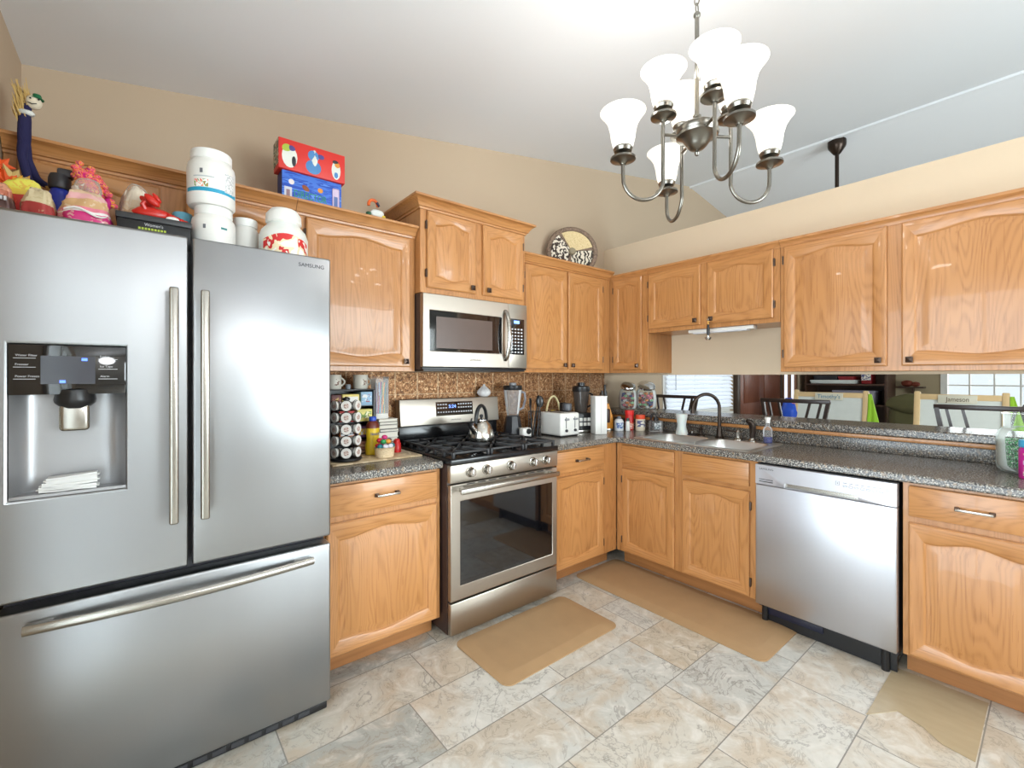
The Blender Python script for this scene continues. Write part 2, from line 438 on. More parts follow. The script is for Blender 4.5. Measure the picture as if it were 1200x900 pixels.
window('added_rear_window', -1.2, 1.4, .35, 2.3, MBk, 3, 1)  # added window, out of view, framing the rear fill light
mb = MB(); mb.M = MLw
mb.ring((-3.13, -1.27, .0, 2.12), (-3.08, -1.32, .03, 2.06), -.02, .12, WHITET); mb.box(-2.23, -2.17, .03, .08, .03, 2.06, WHITET)
d = struct(mb.build('door_1')); INV[d.name] = Matrix.Identity(4)
mb = MB(); mb.M = MLw; mb.box(-3.08, -1.32, .05, .056, .03, 2.06, GLASS); mb.build('pane', d)
# brown wooden door in the far room
BRN = P('brown_door_wood', (112, 62, 42), .35)
n = N('brown_wood_grain'); v = n.coord(True); f = n.noise(n.scale(v, (26, 26, 1.2)), 1, 4, .6)
n.set(col=n.mix(f, L(138, 82, 60), L(84, 44, 30)), rough=.35); BRN = n.m
mb = MB(); mb.box(2.60, 3.90, -.05, -.004, 0, 2.05, BRN, .004)
for a in (2.72, 3.33):
    for z0, z1 in ((.2, .85), (1.0, 1.9)): mb.box(a, a+.45, -.058, -.05, z0, z1, BRN, .006)
d = struct(mb.build('door_2')); INV[d.name] = Matrix.Identity(4)
DKF = P('dark_brown_frame', (64, 48, 36), .4)
mb = MB(); mb.box(2.53, 2.60, -.06, -.004, 0, 2.12, DKF, .004); mb.box(3.90, 3.96, -.06, -.004, 0, 2.12, DKF, .004); mb.box(2.53, 3.96, -.06, -.004, 2.05, 2.12, DKF, .004); mb.build('door_frame', d)

# tin backsplash on the back wall and dark trim
mb = MB(); mb.box(-2.66, -.004, -.006, -.0005, .915, 1.372, TIN)
solo(mb, 'backsplash', 'embossed copper-coloured tin tile backsplash on the wall behind the range', 'backsplash', (-1.3, 0, .915))

# ------------------------------------------------------------------ cabinets
def door_mesh(mb, x0, x1, z0, z1, yf, t=.019, arch=True, st=.058):
    """arched raised-panel door, front face at y=yf"""
    w = x1-x0; st = min(st, w*.2); A = (.026 if w > .3 else .022) if arch else 0
    if z1-z0 < .5: A *= .9
    tr = st*.95 + A; br = st*.9 + A*.8
    K = 18
    def bumpf(t): return .5-.5*math.cos(2*PI*min(max((t-.04)/.92, 0), 1))
    def loop(ins, y, arcs=1.0):
        """closed loop: bottom left->right, right side, top right->left"""
        a, b = x0+st+ins, x1-st-ins; lo, hi = z0+br+ins, z1-tr-ins; r = []
        for i in range(K+1):
            t = i/K; r.append((a+(b-a)*t, y, lo-A*.8*bumpf(t)))
        for i in range(K+1):
            t = 1-i/K; r.append((a+(b-a)*t, y, hi+A*bumpf(t)))
        return r
    def rect(ins, y):
        a, b, lo, hi = x0+ins, x1-ins, z0+ins, z1-ins; r = []; p = loop(0, y)
        for i in range(K+1):
            x = a if i == 0 else b if i == K else p[i][0]; r.append((x, y, lo))
        for i in range(K+1):
            x = b if i == 0 else a if i == K else p[K+1+i][0]; r.append((x, y, hi))
        return r
    tb = bmesh.new()
    loops = [rect(0, yf+t), rect(0, yf+.005), rect(.006, yf), loop(-.010, yf), loop(-.004, yf+.004), loop(0, yf+.0085), loop(.010, yf+.0085), loop(.034, yf+.002)]
    rows = [[tb.verts.new(p) for p in l] for l in loops]
    n = 2*(K+1); kind = {}
    for li, (a, b) in enumerate(zip(rows, rows[1:])):
        for j in range(n):
            k = (j+1) % n
            f = tb.faces.new((a[j], a[k], b[k], b[j]))
            side = j == K or j == n-1
            kind[f] = 'v' if (side or li >= 5) else 'h'
    pf = rows[-1]
    for j in range(K):
        f = tb.faces.new((pf[j], pf[j+1], pf[n-2-j], pf[n-1-j])); kind[f] = 'v'
    bmesh.ops.recalc_face_normals(tb, faces=tb.faces)
    # split by grain
    for key, m in (('h', OAKH), ('v', OAKV)):
        t2 = bmesh.new(); mp = {}
        for f in tb.faces:
            if kind[f] != key: continue
            vs = []
            for v in f.verts:
                if v not in mp: mp[v] = t2.verts.new(v.co)
                vs.append(mp[v])
            t2.faces.new(vs)
        mb.add(t2, m)
    tb.free()
def slab_mesh(mb, x0, x1, z0, z1, yf, t=.019):
    mb.box(x0, x1, yf, yf+t, z0, z1, OAKH, .005, 2)
def knob_mesh(mb, x, z, yf):
    mb.cyl((x, yf, z), (x, yf-.012, z), .006, n=10, mat=KNOB)
    tb = bmesh.new(); a = .014
    b0 = [tb.verts.new((x+sx*a, yf-.012, z+sz*a)) for sx, sz in ((-1, -1), (1, -1), (1, 1), (-1, 1))]
    b1 = [tb.verts.new((x+sx*a, yf-.018, z+sz*a)) for sx, sz in ((-1, -1), (1, -1), (1, 1), (-1, 1))]
    t = tb.verts.new((x, yf-.027, z)); tb.faces.new(b0[::-1])
    for i in range(4):
        j = (i+1) % 4; tb.faces.new((b0[i], b0[j], b1[j], b1[i])); tb.faces.new((b1[i], b1[j], t))
    bmesh.ops.recalc_face_normals(tb, faces=tb.faces); mb.add(tb, KNOB)
def pull_mesh(mb, x, z, yf, w=.10):
    for s in (-1, 1):
        mb.box(x+s*w/2-.009, x+s*w/2+.009, yf-.012, yf, z-.008, z+.008, KNOB, .002); mb.box(x+s*w/2-.006, x+s*w/2+.006, yf-.028, yf-.012, z-.006, z+.006, KNOB)
    mb.box(x-w/2-.006, x+w/2+.006, yf-.032, yf-.023, z-.005, z+.005, SATIN, .002)
def cabinet(name, label, cat, right, a0, a1, z0, z1, depth, doors=(), drawers=(), kick=0, hollow=False, crown=None, group=None):
    """a0..a1 along the wall (x on the back wall, s on the right wall)"""
    M = RM() if right else Matrix.Identity(4)
    loc = (M @ Vector((a0, 0, 0))); loc.z = 0 if kick else z0
    r = thing(name, label, cat, loc, -PI/2 if right else 0, group)
    mb = MB(); mb.M = M; zb = kick if kick else z0; g = .003
    if hollow:
        mb.box(a0, a0+.018, -depth+.02, -g, zb, z1, OAKV); mb.box(a1-.018, a1, -depth+.02, -g, zb, z1, OAKV)
        mb.box(a0+.018, a1-.018, -depth+.02, -g, zb, zb+.018, OAKV)
        for d in doors: pass
        mb.ring((a0, a1, zb, z1), (a0+.055, a1-.05, zb+.05, z1-.03), -depth, -depth+.02, OAKV)
        md = (doors[0][1]+doors[1][0])/2; mb.box(md-.04, md+.04, -depth, -depth+.019, zb+.05, z1-.03, OAKV); mb.box(a0+.055, a1-.05, -depth+.001, -depth+.019, .69, .74, OAKH)
    else:
        mb.box(a0, a1, -depth, -g, zb, z1, OAKV)
    mb.build('body', r, .0015)
    if kick:
        mb = MB(); mb.M = M; mb.box(a0+.001, a1-.001, -depth+.085, -depth+.10, .002, kick, OAKK); mb.build('toe_kick', r)
    yf = -depth-.0195
    for d in doors:
        x0, x1, b, t, side = d
        mb = MB(); mb.M = M; door_mesh(mb, x0, x1, b, t, yf); o = mb.build('door', r)
        kz = b+.03 if not kick else t-.035
        kx = x1-.032 if side == 'r' else x0+.032
        if side in 'rl' and not kick:
            mb = MB(); mb.M = M; knob_mesh(mb, kx, kz, yf); mb.build('knob', o)
        hx = x0-.004 if side in ('r', 'R') else x1+.004
        for hz in (b+.08, t-.08):
            mb = MB(); mb.M = M; mb.box(hx-.005, hx+.005, -depth-.016, -depth-.0005, hz-.022, hz+.022, KNOB, .002); mb.cyl((hx, -depth-.014, hz-.024), (hx, -depth-.014, hz+.024), .004, n=8, mat=KNOB); mb.build('hinge', o)
    for d in drawers:
        x0, x1, b, t, pull = d
        mb = MB(); mb.M = M; slab_mesh(mb, x0, x1, b, t, yf); o = mb.build('drawer_front', r)
        if pull:
            mb = MB(); mb.M = M; pull_mesh(mb, (x0+x1)/2, (b+t)/2, yf); mb.build('pull', o)
    if crown:
        mb = MB(); mb.M = M; mb.sweep(crown[0], crown[1], crown[2], OAKH); mb.build('crown_molding', r)
    return r
def crownp(z, h=.062, p=.05): return [(0, z), (.008, z), (.010, z+h*.16), (.018, z+h*.2), (.022, z+h*.34), (.034, z+h*.62), (p-.006, z+h*.78), (p, z+h*.82), (p, z+h), (0, z+h)]
UZ0, UZ1 = 1.372, 2.13
# back wall uppers
cabinet('wall_cabinet', 'oak two-door wall cabinet above the refrigerator, half hidden by bread bags', 'cabinet', False, XL+.003, -2.684, 1.835, UZ1, .325,
        [(-3.585, -3.19, 1.86, 2.105, 'R'), (-3.105, -2.715, 1.86, 2.105, 'L')], crown=(crownp(UZ1-.012), [(XL+.003, -.325), (-2.684, -.325)], -1))
cabinet('wall_cabinet', 'tall single-door oak wall cabinet between the refrigerator and the microwave', 'cabinet', False, -2.682, -2.058, UZ0, UZ1, .325,
        [(-2.638, -2.092, 1.397, 2.112, 'r')], crown=(crownp(UZ1-.012), [(-2.682, -.325), (-2.058, -.325)], -1))
cabinet('wall_cabinet', 'raised two-door oak cabinet with crown molding above the microwave', 'cabinet', False, -2.055, -1.29, 1.813, 2.29, .385,
        [(-2.018, -1.69, 1.842, 2.272, 'r'), (-1.636, -1.318, 1.842, 2.272, 'l')], crown=(crownp(2.277, .066, .055), [(-2.055, -.005), (-2.055, -.385), (-1.29, -.385), (-1.29, -.005)], -1))
cabinet('wall_cabinet', 'two-door oak wall cabinet in the corner below the round woven platter', 'cabinet', False, -1.286, -.330, UZ0, UZ1, .325,
        [(-1.246, -.84, 1.397, 2.112, 'r'), (-.822, -.434, 1.397, 2.112, 'l')], crown=(crownp(UZ1-.012), [(-1.286, -.325), (-.330, -.325)], -1))
trimp = [(0, 2.105), (.006, 2.105), (.008, 2.118), (.02, 2.132), (.024, 2.134), (.024, 2.148), (0, 2.148)]
cabinet('wall_cabinet', 'narrow single-door oak wall cabinet in the corner beside the sink opening', 'cabinet', True, .003, .678, UZ0, UZ1, .325,
        [(.367, .632, 1.397, 2.105, 'r')], crown=(trimp, [(.35, -.325), (.678, -.325)], -1))
cabinet('wall_cabinet', 'short two-door oak wall cabinet over the sink', 'cabinet', True, .680, 1.582, 1.668, UZ1, .325,
        [(.690, 1.094, 1.695, 2.105, 'r'), (1.141, 1.548, 1.695, 2.105, 'l')], crown=(trimp, [(.680, -.325), (1.582, -.325)], -1))
cabinet('wall_cabinet', 'wide two-door oak wall cabinet at the right over the dishwasher', 'cabinet', True, 1.584, 2.72, UZ0, UZ1, .325,
        [(1.605, 2.078, 1.397, 2.105, 'r'), (2.135, 2.68, 1.397, 2.105, 'l')], crown=(trimp, [(1.584, -.325), (2.72, -.325)], -1))
# base cabinets
BZ = .874
cabinet('base_cabinet', 'oak base cabinet with one drawer between the refrigerator and the range', 'cabinet', False, -2.648, -2.062, 0, BZ, .61,
        [(-2.63, -2.086, .115, .70, 'r')], [(-2.63, -2.086, .728, .862, True)], kick=.105)
cabinet('base_cabinet', 'oak base cabinet with one drawer in the corner right of the range', 'cabinet', False, -1.28, -.612, 0, BZ, .61,
        [(-1.236, -.773, .115, .70, 'l')], [(-1.236, -.773, .728, .862, True)], kick=.105)
cabinet('base_cabinet', 'oak sink base cabinet with two false drawer fronts and two doors', 'cabinet', True, .614, 1.572, 0, BZ, .61,
        [(.668, 1.071, .115, .70, 'r'), (1.128, 1.532, .115, .70, 'l')], [(.668, 1.071, .728, .862, False), (1.128, 1.532, .728, .862, False)], kick=.105, hollow=True)
cabinet('base_cabinet', 'oak base cabinet with one drawer at the right of the dishwasher', 'cabinet', True, 2.187, 2.80, 0, BZ, .61,
        [(2.208, 2.62, .115, .70, 'l')], [(2.208, 2.62, .728, .862, True)], kick=.105)

# ------------------------------------------------------------------ worktops
CT0, CT = .876, .914
mb = MB(); mb.box(-2.652, -2.056, -.64, -.008, CT0, CT, GRAN)
solo(mb, 'countertop', 'short grey speckled worktop between the refrigerator and the range', 'worktop', (-2.35, -.3, CT), bevel=.008)
SX0, SX1, SS0, SS1 = -.575, -.125, .755, 1.505         # sink cut-out (x range, s range)
tb = bmesh.new()
out = [(-1.284, -.008), (-.003, -.008), (-.003, -2.85), (-.64, -2.85), (-.64, -.665), (-.645, -.65), (-.665, -.64), (-1.284, -.64)]
hole = [(SX0, -SS0), (SX1, -SS0), (SX1, -SS1), (SX0, -SS1)]
es = []
for lp in (out, hole):
    vs = [tb.verts.new((x, y, CT0)) for x, y in lp]
    es += [tb.edges.new((vs[i], vs[(i+1) % len(vs)])) for i in range(len(vs))]
bmesh.ops.triangle_fill(tb, use_beauty=True, use_dissolve=False, edges=es, normal=(0, 0, 1))
r = bmesh.ops.extrude_face_region(tb, geom=list(tb.faces))
bmesh.ops.translate(tb, vec=(0, 0, CT-CT0), verts=[v for v in r['geom'] if isinstance(v, bmesh.types.BMVert)])
bmesh.ops.recalc_face_normals(tb, faces=tb.faces)
mb = MB(); mb.add(tb, GRAN)
wt = mb
wt.bm.transform(Matrix.Translation((.3, 1.2, -CT)))
ctop = wt.build('countertop', None, .008); ctop.location = (-.3, -1.2, CT)
tag(ctop, 'long L-shaped grey speckled worktop holding the sink', 'worktop')
INV[ctop.name] = Matrix.Translation((-.3, -1.2, CT)).inverted()
mb = MB(); mb.box(-.020, -.001, -2.84, -.012, CT+.001, .989, GRAN, .003); mb.build('upstand', ctop)
mb = MB(); mb.box(-.058, -.0005, -2.9, -.012, .9895, 1.0128, OAKH, .003); struct(mb.build('trim_1'))
mb = MB(); mb.box(-.065, .31, -3.2, -.01, 1.0135, 1.0585, GRAN)
solo(mb, 'bar_counter', 'raised grey speckled bar top on the half wall behind the sink', 'bar counter', (.12, -1.5, 1.0135), bevel=.007)

# ------------------------------------------------------------------ refrigerator
FG = thing('refrigerator', 'large stainless steel french-door refrigerator at the left', 'refrigerator', (-3.11, -.4, 0))
FX0, FX1 = -3.563, -2.657; FF = -.77
mb = MB(); mb.box(FX0+.004, FX1-.004, -.69, -.03, .03, 1.785, DGREY, .004); mb.box(FX0+.02, FX1-.02, -.68, -.06, 0, .03, BLACK); mb.build('body', FG)
mb = MB(); mb.box(FX0+.01, FX1-.01, -.755, -.692, .004, .036, BLACK, .004)
for i in range(14): mb.box(FX0+.06+i*.056, FX0+.10+i*.056, -.758, -.755, .012, .028, DGREY)
mb.build('base_grille', FG)
for x0, x1 in ((FX0+.03, FX0+.16), (FX1-.16, FX1-.03)):
    mb = MB(); mb.box(x0, x1, -.699, -.683, 1.7852, 1.806, DGREY, .003); mb.build('hinge_cover', FG)
WHT = emis('indicator_blue', (90, 130, 255), 2.0)
LINEW = P('printed_white', (205, 205, 208), .4)
LOGO = P('logo_dark', (52, 52, 58), .35)
# left door with the dispenser opening
mb = MB(); mb.ring((FX0, -3.126, .703, 1.817), (-3.537, -3.284, .992, 1.437), FF, -.70, STEEL)
ld = mb.build('door', FG, .007); ld['label'] = 'left door with water and ice dispenser'
mb = MB()                                  # recess of the dispenser
REC = P('dispenser_recess', (168, 168, 170), .35, .6)
tb = bmesh.new(); K = 10
def recess(t):                             # plan of the curved back from left to right
    x = -3.536+t*.251; e = min(t, 1-t)
    return x, -.765+.062*(1-math.exp(-e/.055))
rows = [[tb.verts.new((*recess(i/24), z)) for i in range(25)] for z in (.993, 1.02, 1.295)]
for a, b in zip(rows, rows[1:]):
    for i in range(24): tb.faces.new((a[i], a[i+1], b[i+1], b[i]))
mb.add(tb, REC); mb.polyz([recess(i/24) for i in range(25)], .993, 1.002, REC); mb.build('dispenser_recess', ld)
mb = MB(); mb.box(-3.536, -3.285, FF-.003, -.71, 1.291, 1.436, GLOSSK, .003)
dp = mb.build('dispenser_panel', ld)
mb = MB(); mb.box(-3.472, -3.356, FF-.0045, FF-.003, 1.322, 1.404, P('display_grey', (78, 80, 88), .12)); mb.build('display', ld)
for x, z in ((-3.386, 1.391), (-3.433, 1.325)):
    mb = MB(); mb.box(x, x+.0125, FF-.0052, FF-.0045, z, z+.008, WHT); mb.build('indicator_light', ld)
for xs, lines in ((-3.522, (('Water Filter', 1.402), ('Freezer', 1.376), ('Power Freeze', 1.342))), (-3.345, (('Fridge', 1.402), ('Ice Type', 1.372), ('Alarm', 1.342)))):
    for t, z in lines:
        mb = MB(); mb.text(t, xs, FF-.0031, z, .006, LINEW); mb.box(xs-.004, xs+.040, FF-.0038, FF-.0031, z-.006, z-.0045, LINEW); mb.build('panel_lettering', ld)
mb = MB(); mb.lathe([(.042, .03), (.048, .0), (.046, -.01), (.030, -.026), (0, -.026)], (-3.402, -.742, 1.275), 20, BLACK); mb.build('nozzle', ld)
mb = MB(); mb.box(-3.435, -3.369, -.768, -.755, 1.182, 1.262, SATIN, .01, 3); mb.box(-3.415, -3.39, -.757, -.72, 1.22, 1.262, BLACK); mb.build('paddle', ld)
# right door
mb = MB(); mb.box(-3.114, FX1, FF, -.70, .703, 1.817, STEEL, .008, 3)
rd = mb.build('door', FG); rd['label'] = 'right door with the maker mark at the top'
mb = MB(); mb.text('SAMSUNG', -2.778, FF-.0003, 1.772, .014, LOGO, w=.094); mb.build('maker_mark', rd)
for x, o in ((-3.166, ld), (-3.082, rd)):
    mb = MB(); mb.box(x-.013, x+.013, -.832, -.808, .866, 1.634, SATIN, .007, 3)
    for z in (.93, 1.57): mb.box(x-.008, x+.008, -.812, FF+.002, z-.02, z+.02, SATIN, .003)
    mb.build('handle', o)
mb = MB(); mb.box(FX0, FX1, FF, -.695, .04, .674, STEEL, .008, 3); fd = mb.build('freezer_drawer', FG)
mb = MB(); pts = []; rr = []
for i in range(25):
    t = i/24; x = -3.505+t*.775; pts.append((x, FF-.024-.03*math.sin(PI*t), .628)); rr.append(.0145)
mb.tube(pts, rr, 10, SATIN, sx=.75)
for x in (-3.475, -2.76): mb.box(x-.03, x+.03, FF-.026, FF+.002, .618, .638, SATIN, .004)
mb.build('handle', fd)
# folded white towel in the dispenser
WCL = P('white_cloth', (240, 240, 238), .9)
mb = MB(); rnd = random.Random(3)
for k, (z, w) in enumerate(((1.003, .136), (1.018, .131), (1.032, .122))):
    tb = bmesh.new(); bmesh.ops.create_cube(tb, size=1, matrix=Matrix.Translation((-3.416+.004*k, -.738, z+.008)) @ Matrix.Diagonal((w, .058, .0145, 1)))
    bmesh.ops.bevel(tb, geom=list(tb.edges), offset=.006, segments=2, affect='EDGES'); bmesh.ops.subdivide_edges(tb, edges=list(tb.edges), cuts=2)
    for v in tb.verts: v.co.z += .004*noise.noise(v.co*22) + (.004*math.sin((v.co.x+3.4)*22) if k else 0)
    mb.add(tb, WCL)
solo(mb, 'towel', 'folded white towel lying in the refrigerator water dispenser', 'towel', (-3.416, -.735, 1.003))

# ------------------------------------------------------------------ range
RG = thing('gas_range', 'stainless steel gas range with black cooktop between two oak base cabinets', 'stove', (-1.672, -.35, 0))
GX0, GX1 = -2.050, -1.292
mb = MB(); mb.box(GX0, GX1, -.66, -.02, .03, .895, P('range_side', (52, 36, 32), .35), .003); mb.box(GX0+.03, GX1-.03, -.62, -.05, .001, .03, BLACK); mb.build('body', RG)
mb = MB(); mb.poly([(GX0, .802), (GX1, .802), (GX1, .894), (GX0, .894)], -.695, -.662, STEELW, .004); cp = mb.build('control_panel', RG)
for x in (-1.932, -1.828, -1.663, -1.497, -1.395):
    mb = MB(); T = Matrix.Translation((x, -.695, .850)) @ Matrix.Rotation(PI/2, 4, 'X')
    mb.lathe([(0, 0), (.027, 0), (.027, .006), (.022, .008), (.021, .030), (.018, .034), (0, .034)], n=20, mat=SATIN, M=T); mb.box(x-.003, x+.003, -.733, -.722, .832, .868, CHROME, .001); mb.build('knob', cp)
mb = MB(); mb.box(GX0-.001, GX1+.001, -.702, -.10, .896, .926, P('black_enamel', (22, 22, 24), .18), .007, 3); ck = mb.build('cooktop', RG)
for i, (x, y, r0) in enumerate(((-1.90, -.53, .05), (-1.90, -.25, .038), (-1.67, -.40, .055), (-1.44, -.53, .045), (-1.44, -.25, .04))):
    mb = MB(); mb.lathe([(r0, .0), (r0, .010), (r0*.86, .012), (r0*.86, .020), (0, .022)], (x, y, .926), 20, IRON); mb.build('burner', ck)
for k, (x0, x1) in enumerate(((-2.03, -1.80), (-1.79, -1.555), (-1.545, -1.312))):
    mb = MB(); y0, y1 = -.68, -.12; z = .958; b = .006
    def bar(ax, ay, bx, by):
        d = Vector((bx-ax, by-ay)); h = .011
        n2 = Vector((-d.y, d.x)).normalized()*b
        mb.polyz([(ax+n2.x, ay+n2.y), (bx+n2.x, by+n2.y), (bx-n2.x, by-n2.y), (ax-n2.x, ay-n2.y)], z-h, z, IRON, .002)
    bar(x0, y0, x1, y0); bar(x0, y1, x1, y1); bar(x0+b, y0, x0+b, y1); bar(x1-b, y0, x1-b, y1); bar(x0, (y0+y1)/2, x1, (y0+y1)/2)
    xc = (x0+x1)/2
    for yc in ((y0*3+y1)/4, (y0+y1*3)/4):
        for a in range(8):
            ca, sa = math.cos(a*PI/4), math.sin(a*PI/4)
            if a % 2 == 0: ex, ey = (x1-x0)/2, (y1-y0)/4
            else: ex, ey = (x1-x0)/2, (y1-y0)/4
            fx = ex*(1 if ca > .3 else -1 if ca < -.3 else 0); fy = ey*(1 if sa > .3 else -1 if sa < -.3 else 0)
            bar(xc+fx, yc+fy, xc+.03*ca, yc+.03*sa)
    for yy in [y0+i*(y1-y0)/6 for i in range(7)]:
        for xx in (x0+b, x1-b): mb.box(xx-.007, xx+.007, yy-.009, yy+.009, .927, z, IRON, .002)
    mb.build('grate', RG)
mb = MB(); mb.ring((GX0+.004, GX1-.004, .203, .794), (-1.989, -1.334, .275, .706), -.692, -.662, STEELW); od = mb.build('oven_door', RG, .003)
mb = MB(); mb.box(-1.992, -1.331, -.690, -.664, .272, .709, GLOSSK); mb.build('oven_window', od)
mb = MB(); mb.box(-2.02, -1.325, -.752, -.734, .752, .782, SATIN, .008, 3)
for x in (-1.985, -1.36): mb.box(x-.014, x+.014, -.737, -.690, .757, .777, SATIN, .003)
mb.build('handle', od)
mb = MB()
for i in range(9): mb.box(-1.95+i*.07, -1.90+i*.07, -.6935, -.6915, .786, .791, BLACK)
mb.build('vent_slot', od)
mb = MB(); mb.box(GX0+.004, GX1-.004, -.692, -.662, .032, .193, STEELW, .004); mb.build('storage_drawer', RG)
mb = MB(); mb.box(GX0+.012, GX1-.002, -.085, -.02, .926, 1.034, P('black_enamel', (22, 22, 24), .18), .003); mb.build('backguard_base', RG)
BGT = Matrix.Translation((0, -.095, 1.034)) @ Matrix.Rotation(-.10, 4, 'X')
mb = MB(); mb.box(GX0+.014, GX1+.014, 0, .06, 0, .170, STEELW, .006, 3, M=BGT); bg = mb.build('backguard', RG)
mb = MB(); mb.box(-1.785, -1.500, -.002, .004, .055, .145, GLOSSK, .001, 1, M=BGT); mb.build('display_panel', bg)
mb = MB(); rnd = random.Random(5)
for r_, z in ((0, .124), (1, .102), (2, .074)):
    for c_ in range(14):
        if 4 <= c_ <= 7 and r_ < 2: continue
        x = -1.775+c_*.0195; mb.box(x, x+.012, -.0028, -.002, z, z+.008, LINEW, M=BGT)
mb.build('display_lettering', bg)
mb = MB(); mb.text('5:24', -1.690, -.0026, .104, .022, emis('clock_blue', (120, 160, 255), 2.2), M=BGT, w=.055); mb.build('clock', bg)
mb = MB(); mb.text('SAMSUNG', -1.675, -.0004, .022, .009, LOGO, M=BGT, w=.075); mb.build('maker_mark', bg)

# kettle on the range
KT = thing('kettle', 'shiny steel kettle with black arched handle standing on the range', 'kettle', (-1.665, -.42, .9585))
kx, ky, kz = -1.665, -.42, .9585
mb = MB(); mb.lathe([(0, 0), (.074, 0), (.078, .006), (.077, .03), (.070, .065), (.055, .098), (.036, .118), (.030, .122)], (kx, ky, kz), 32, KSTEEL); mb.build('body', KT)
mb = MB(); mb.lathe([(.031, .121), (.030, .127), (.012, .133), (.0, .133)], (kx, ky, kz), 20, CHROME); mb.lathe([(.005, .132), (.006, .138), (.011, .144), (.011, .154), (.006, .158), (0, .158)], (kx, ky, kz), 14, BLACK); mb.build('lid', KT)
sd = Vector((-.80, -.25, 0)).normalized()
mb = MB(); p = Vector((kx, ky, kz))
mb.tube([p+sd*.062+Vector((0, 0, .058)), p+sd*.085+Vector((0, 0, .078)), p+sd*.104+Vector((0, 0, .102))], [.019, .016, .013], 12, CHROME); sp = mb.build('spout', KT)
mb = MB(); mb.tube([p+sd*.103+Vector((0, 0, .100)), p+sd*.112+Vector((0, 0, .114))], [.016, .015], 12, BLACK); mb.tube([p+sd*.106+Vector((0, 0, .114)), p+sd*.092+Vector((0, 0, .14))], [.005, .004], 8, BLACK); mb.build('spout_cap', sp)
mb = MB(); mb.tube([p+sd*(.052*math.cos(a))+Vector((0, 0, .105+.105*math.sin(a)**.8)) for a in [PI*i/14 for i in range(15)]], [.007]+[.010]*13+[.007], 10, BLACK, sx=1.2); mb.build('handle', KT)
# white garlic keeper on the backguard
mb = MB(); gx, gy, gz = -1.385, -.058, 1.2035
GP = P('white_ceramic', (232, 228, 226), .25)
mb.lathe([(0, 0), (.026, 0), (.042, .012), (.046, .026), (.042, .042), (.028, .054), (.016, .062), (.011, .072), (.007, .084), (.004, .088), (0, .088)], (gx, gy, gz), 24, GP)
for a in range(10):
    pts = [(gx+r*math.cos(a*PI/5), gy+r*math.sin(a*PI/5), gz+z) for r, z in ((.040, .010), (.0465, .026), (.042, .042), (.028, .055), (.012, .072))]
    mb.tube(pts, [.001, .002, .002, .0018, .001], 6, GP)
solo(mb, 'garlic_keeper', 'small white garlic-shaped ceramic pot on top of the range backguard', 'jar', (gx, gy, gz))

# ------------------------------------------------------------------ microwave
MW = thing('microwave', 'stainless steel over-the-range microwave under the raised oak cabinet', 'microwave', (-1.677, -.2, 1.383))
WX0, WX1 = -2.052, -1.294
mb = MB(); mb.box(WX0, WX1, -.375, -.02, 1.383, 1.809, P('microwave_shell', (70, 54, 48), .4), .003); mb.box(WX0+.01, WX1-.01, -.40, -.03, 1.375, 1.3835, BLACK); mb.build('body', MW)
mb = MB(); mb.ring((WX0, -1.448, 1.398, 1.808), (-2.012, -1.50, 1.487, 1.715), -.413, -.377, STEELW); md = mb.build('door', MW, .003)
mb = MB(); mb.box(-2.014, -1.498, -.410, -.38, 1.485, 1.717, GLOSSK); mb.build('window', md)
mb = MB(); mb.box(-1.968, -1.575, -.4108, -.4100, 1.505, 1.683, P('window_screen', (92, 74, 66), .3)); mb.build('window_screen', md)
mb = MB(); mb.tube([(-1.476, -.413-.045*math.sin(PI*i/16)**.5, 1.447+.310*i/16) for i in range(17)], .011, 10, SATIN, sx=1.3); mb.build('handle', md)
mb = MB(); mb.box(-1.446, WX1, -.413, -.377, 1.398, 1.808, STEELW, .003); kp = mb.build('control_panel', MW)
mb = MB(); mb.box(-1.436, -1.318, -.4138, -.412, 1.485, 1.714, GLOSSK, .0005); mb.build('keypad', kp)
mb = MB()
for r_ in range(8):
    for c_ in range(4): mb.box(-1.426+c_*.026, -1.412+c_*.026, -.4146, -.4138, 1.496+r_*.021, 1.505+r_*.021, LINEW)
mb.build('keypad_lettering', kp)
mb = MB(); mb.box(-1.405, -1.36, -.4146, -.4138, 1.684, 1.703, emis('clock_blue', (120, 160, 255), 2.2)); mb.build('clock', kp)
mb = MB(); mb.box(WX0, WX1, -.405, -.377, 1.384, 1.397, BLACK, .002); mb.build('bottom_vent', MW)
mb = MB(); mb.text('SAMSUNG', -1.745, -.4132, 1.437, .010, LOGO, w=.082); mb.build('maker_mark', md)

# ------------------------------------------------------------------ dishwasher (right run: local x = s)
DW = thing('dishwasher', 'stainless steel dishwasher under the worktop at the right', 'dishwasher', (-.3, -1.88, 0), -PI/2)
D0, D1 = 1.580, 2.176
DSTEEL = steel('dishwasher_steel', (198, 199, 205), .33, 7, .12, .05)
def R(): m = MB(); m.M = RM(); return m
mb = R(); mb.box(D0+.003, D1-.003, -.62, -.02, .09, .868, P('dishwasher_tub', (40, 40, 46), .5)); mb.build('body', DW)
mb = R(); mb.box(D0, D1, -.662, -.622, .112, .762, DSTEEL, .006, 3); dd = mb.build('door_panel', DW)
PANEL = P('light_silver', (198, 198, 204), .32, .75)
mb = R(); mb.ring((D0, D1, .764, .868), (1.724, 2.036, .766, .788), -.662, -.622, PANEL); mb.box(1.722, 2.038, -.645, -.622, .764, .79, SATIN); dc = mb.build('control_strip', DW, .002)
mb = R(); mb.text('SAMSUNG', 1.600, -.6623, .843, .010, LOGO, w=.07); mb.build('maker_mark', dc)
mb = R(); mb.box(1.60, 1.668, -.6630, -.6622, .790, .793, BLACK); mb.box(1.60, 1.668, -.6630, -.6622, .778, .782, BLACK)
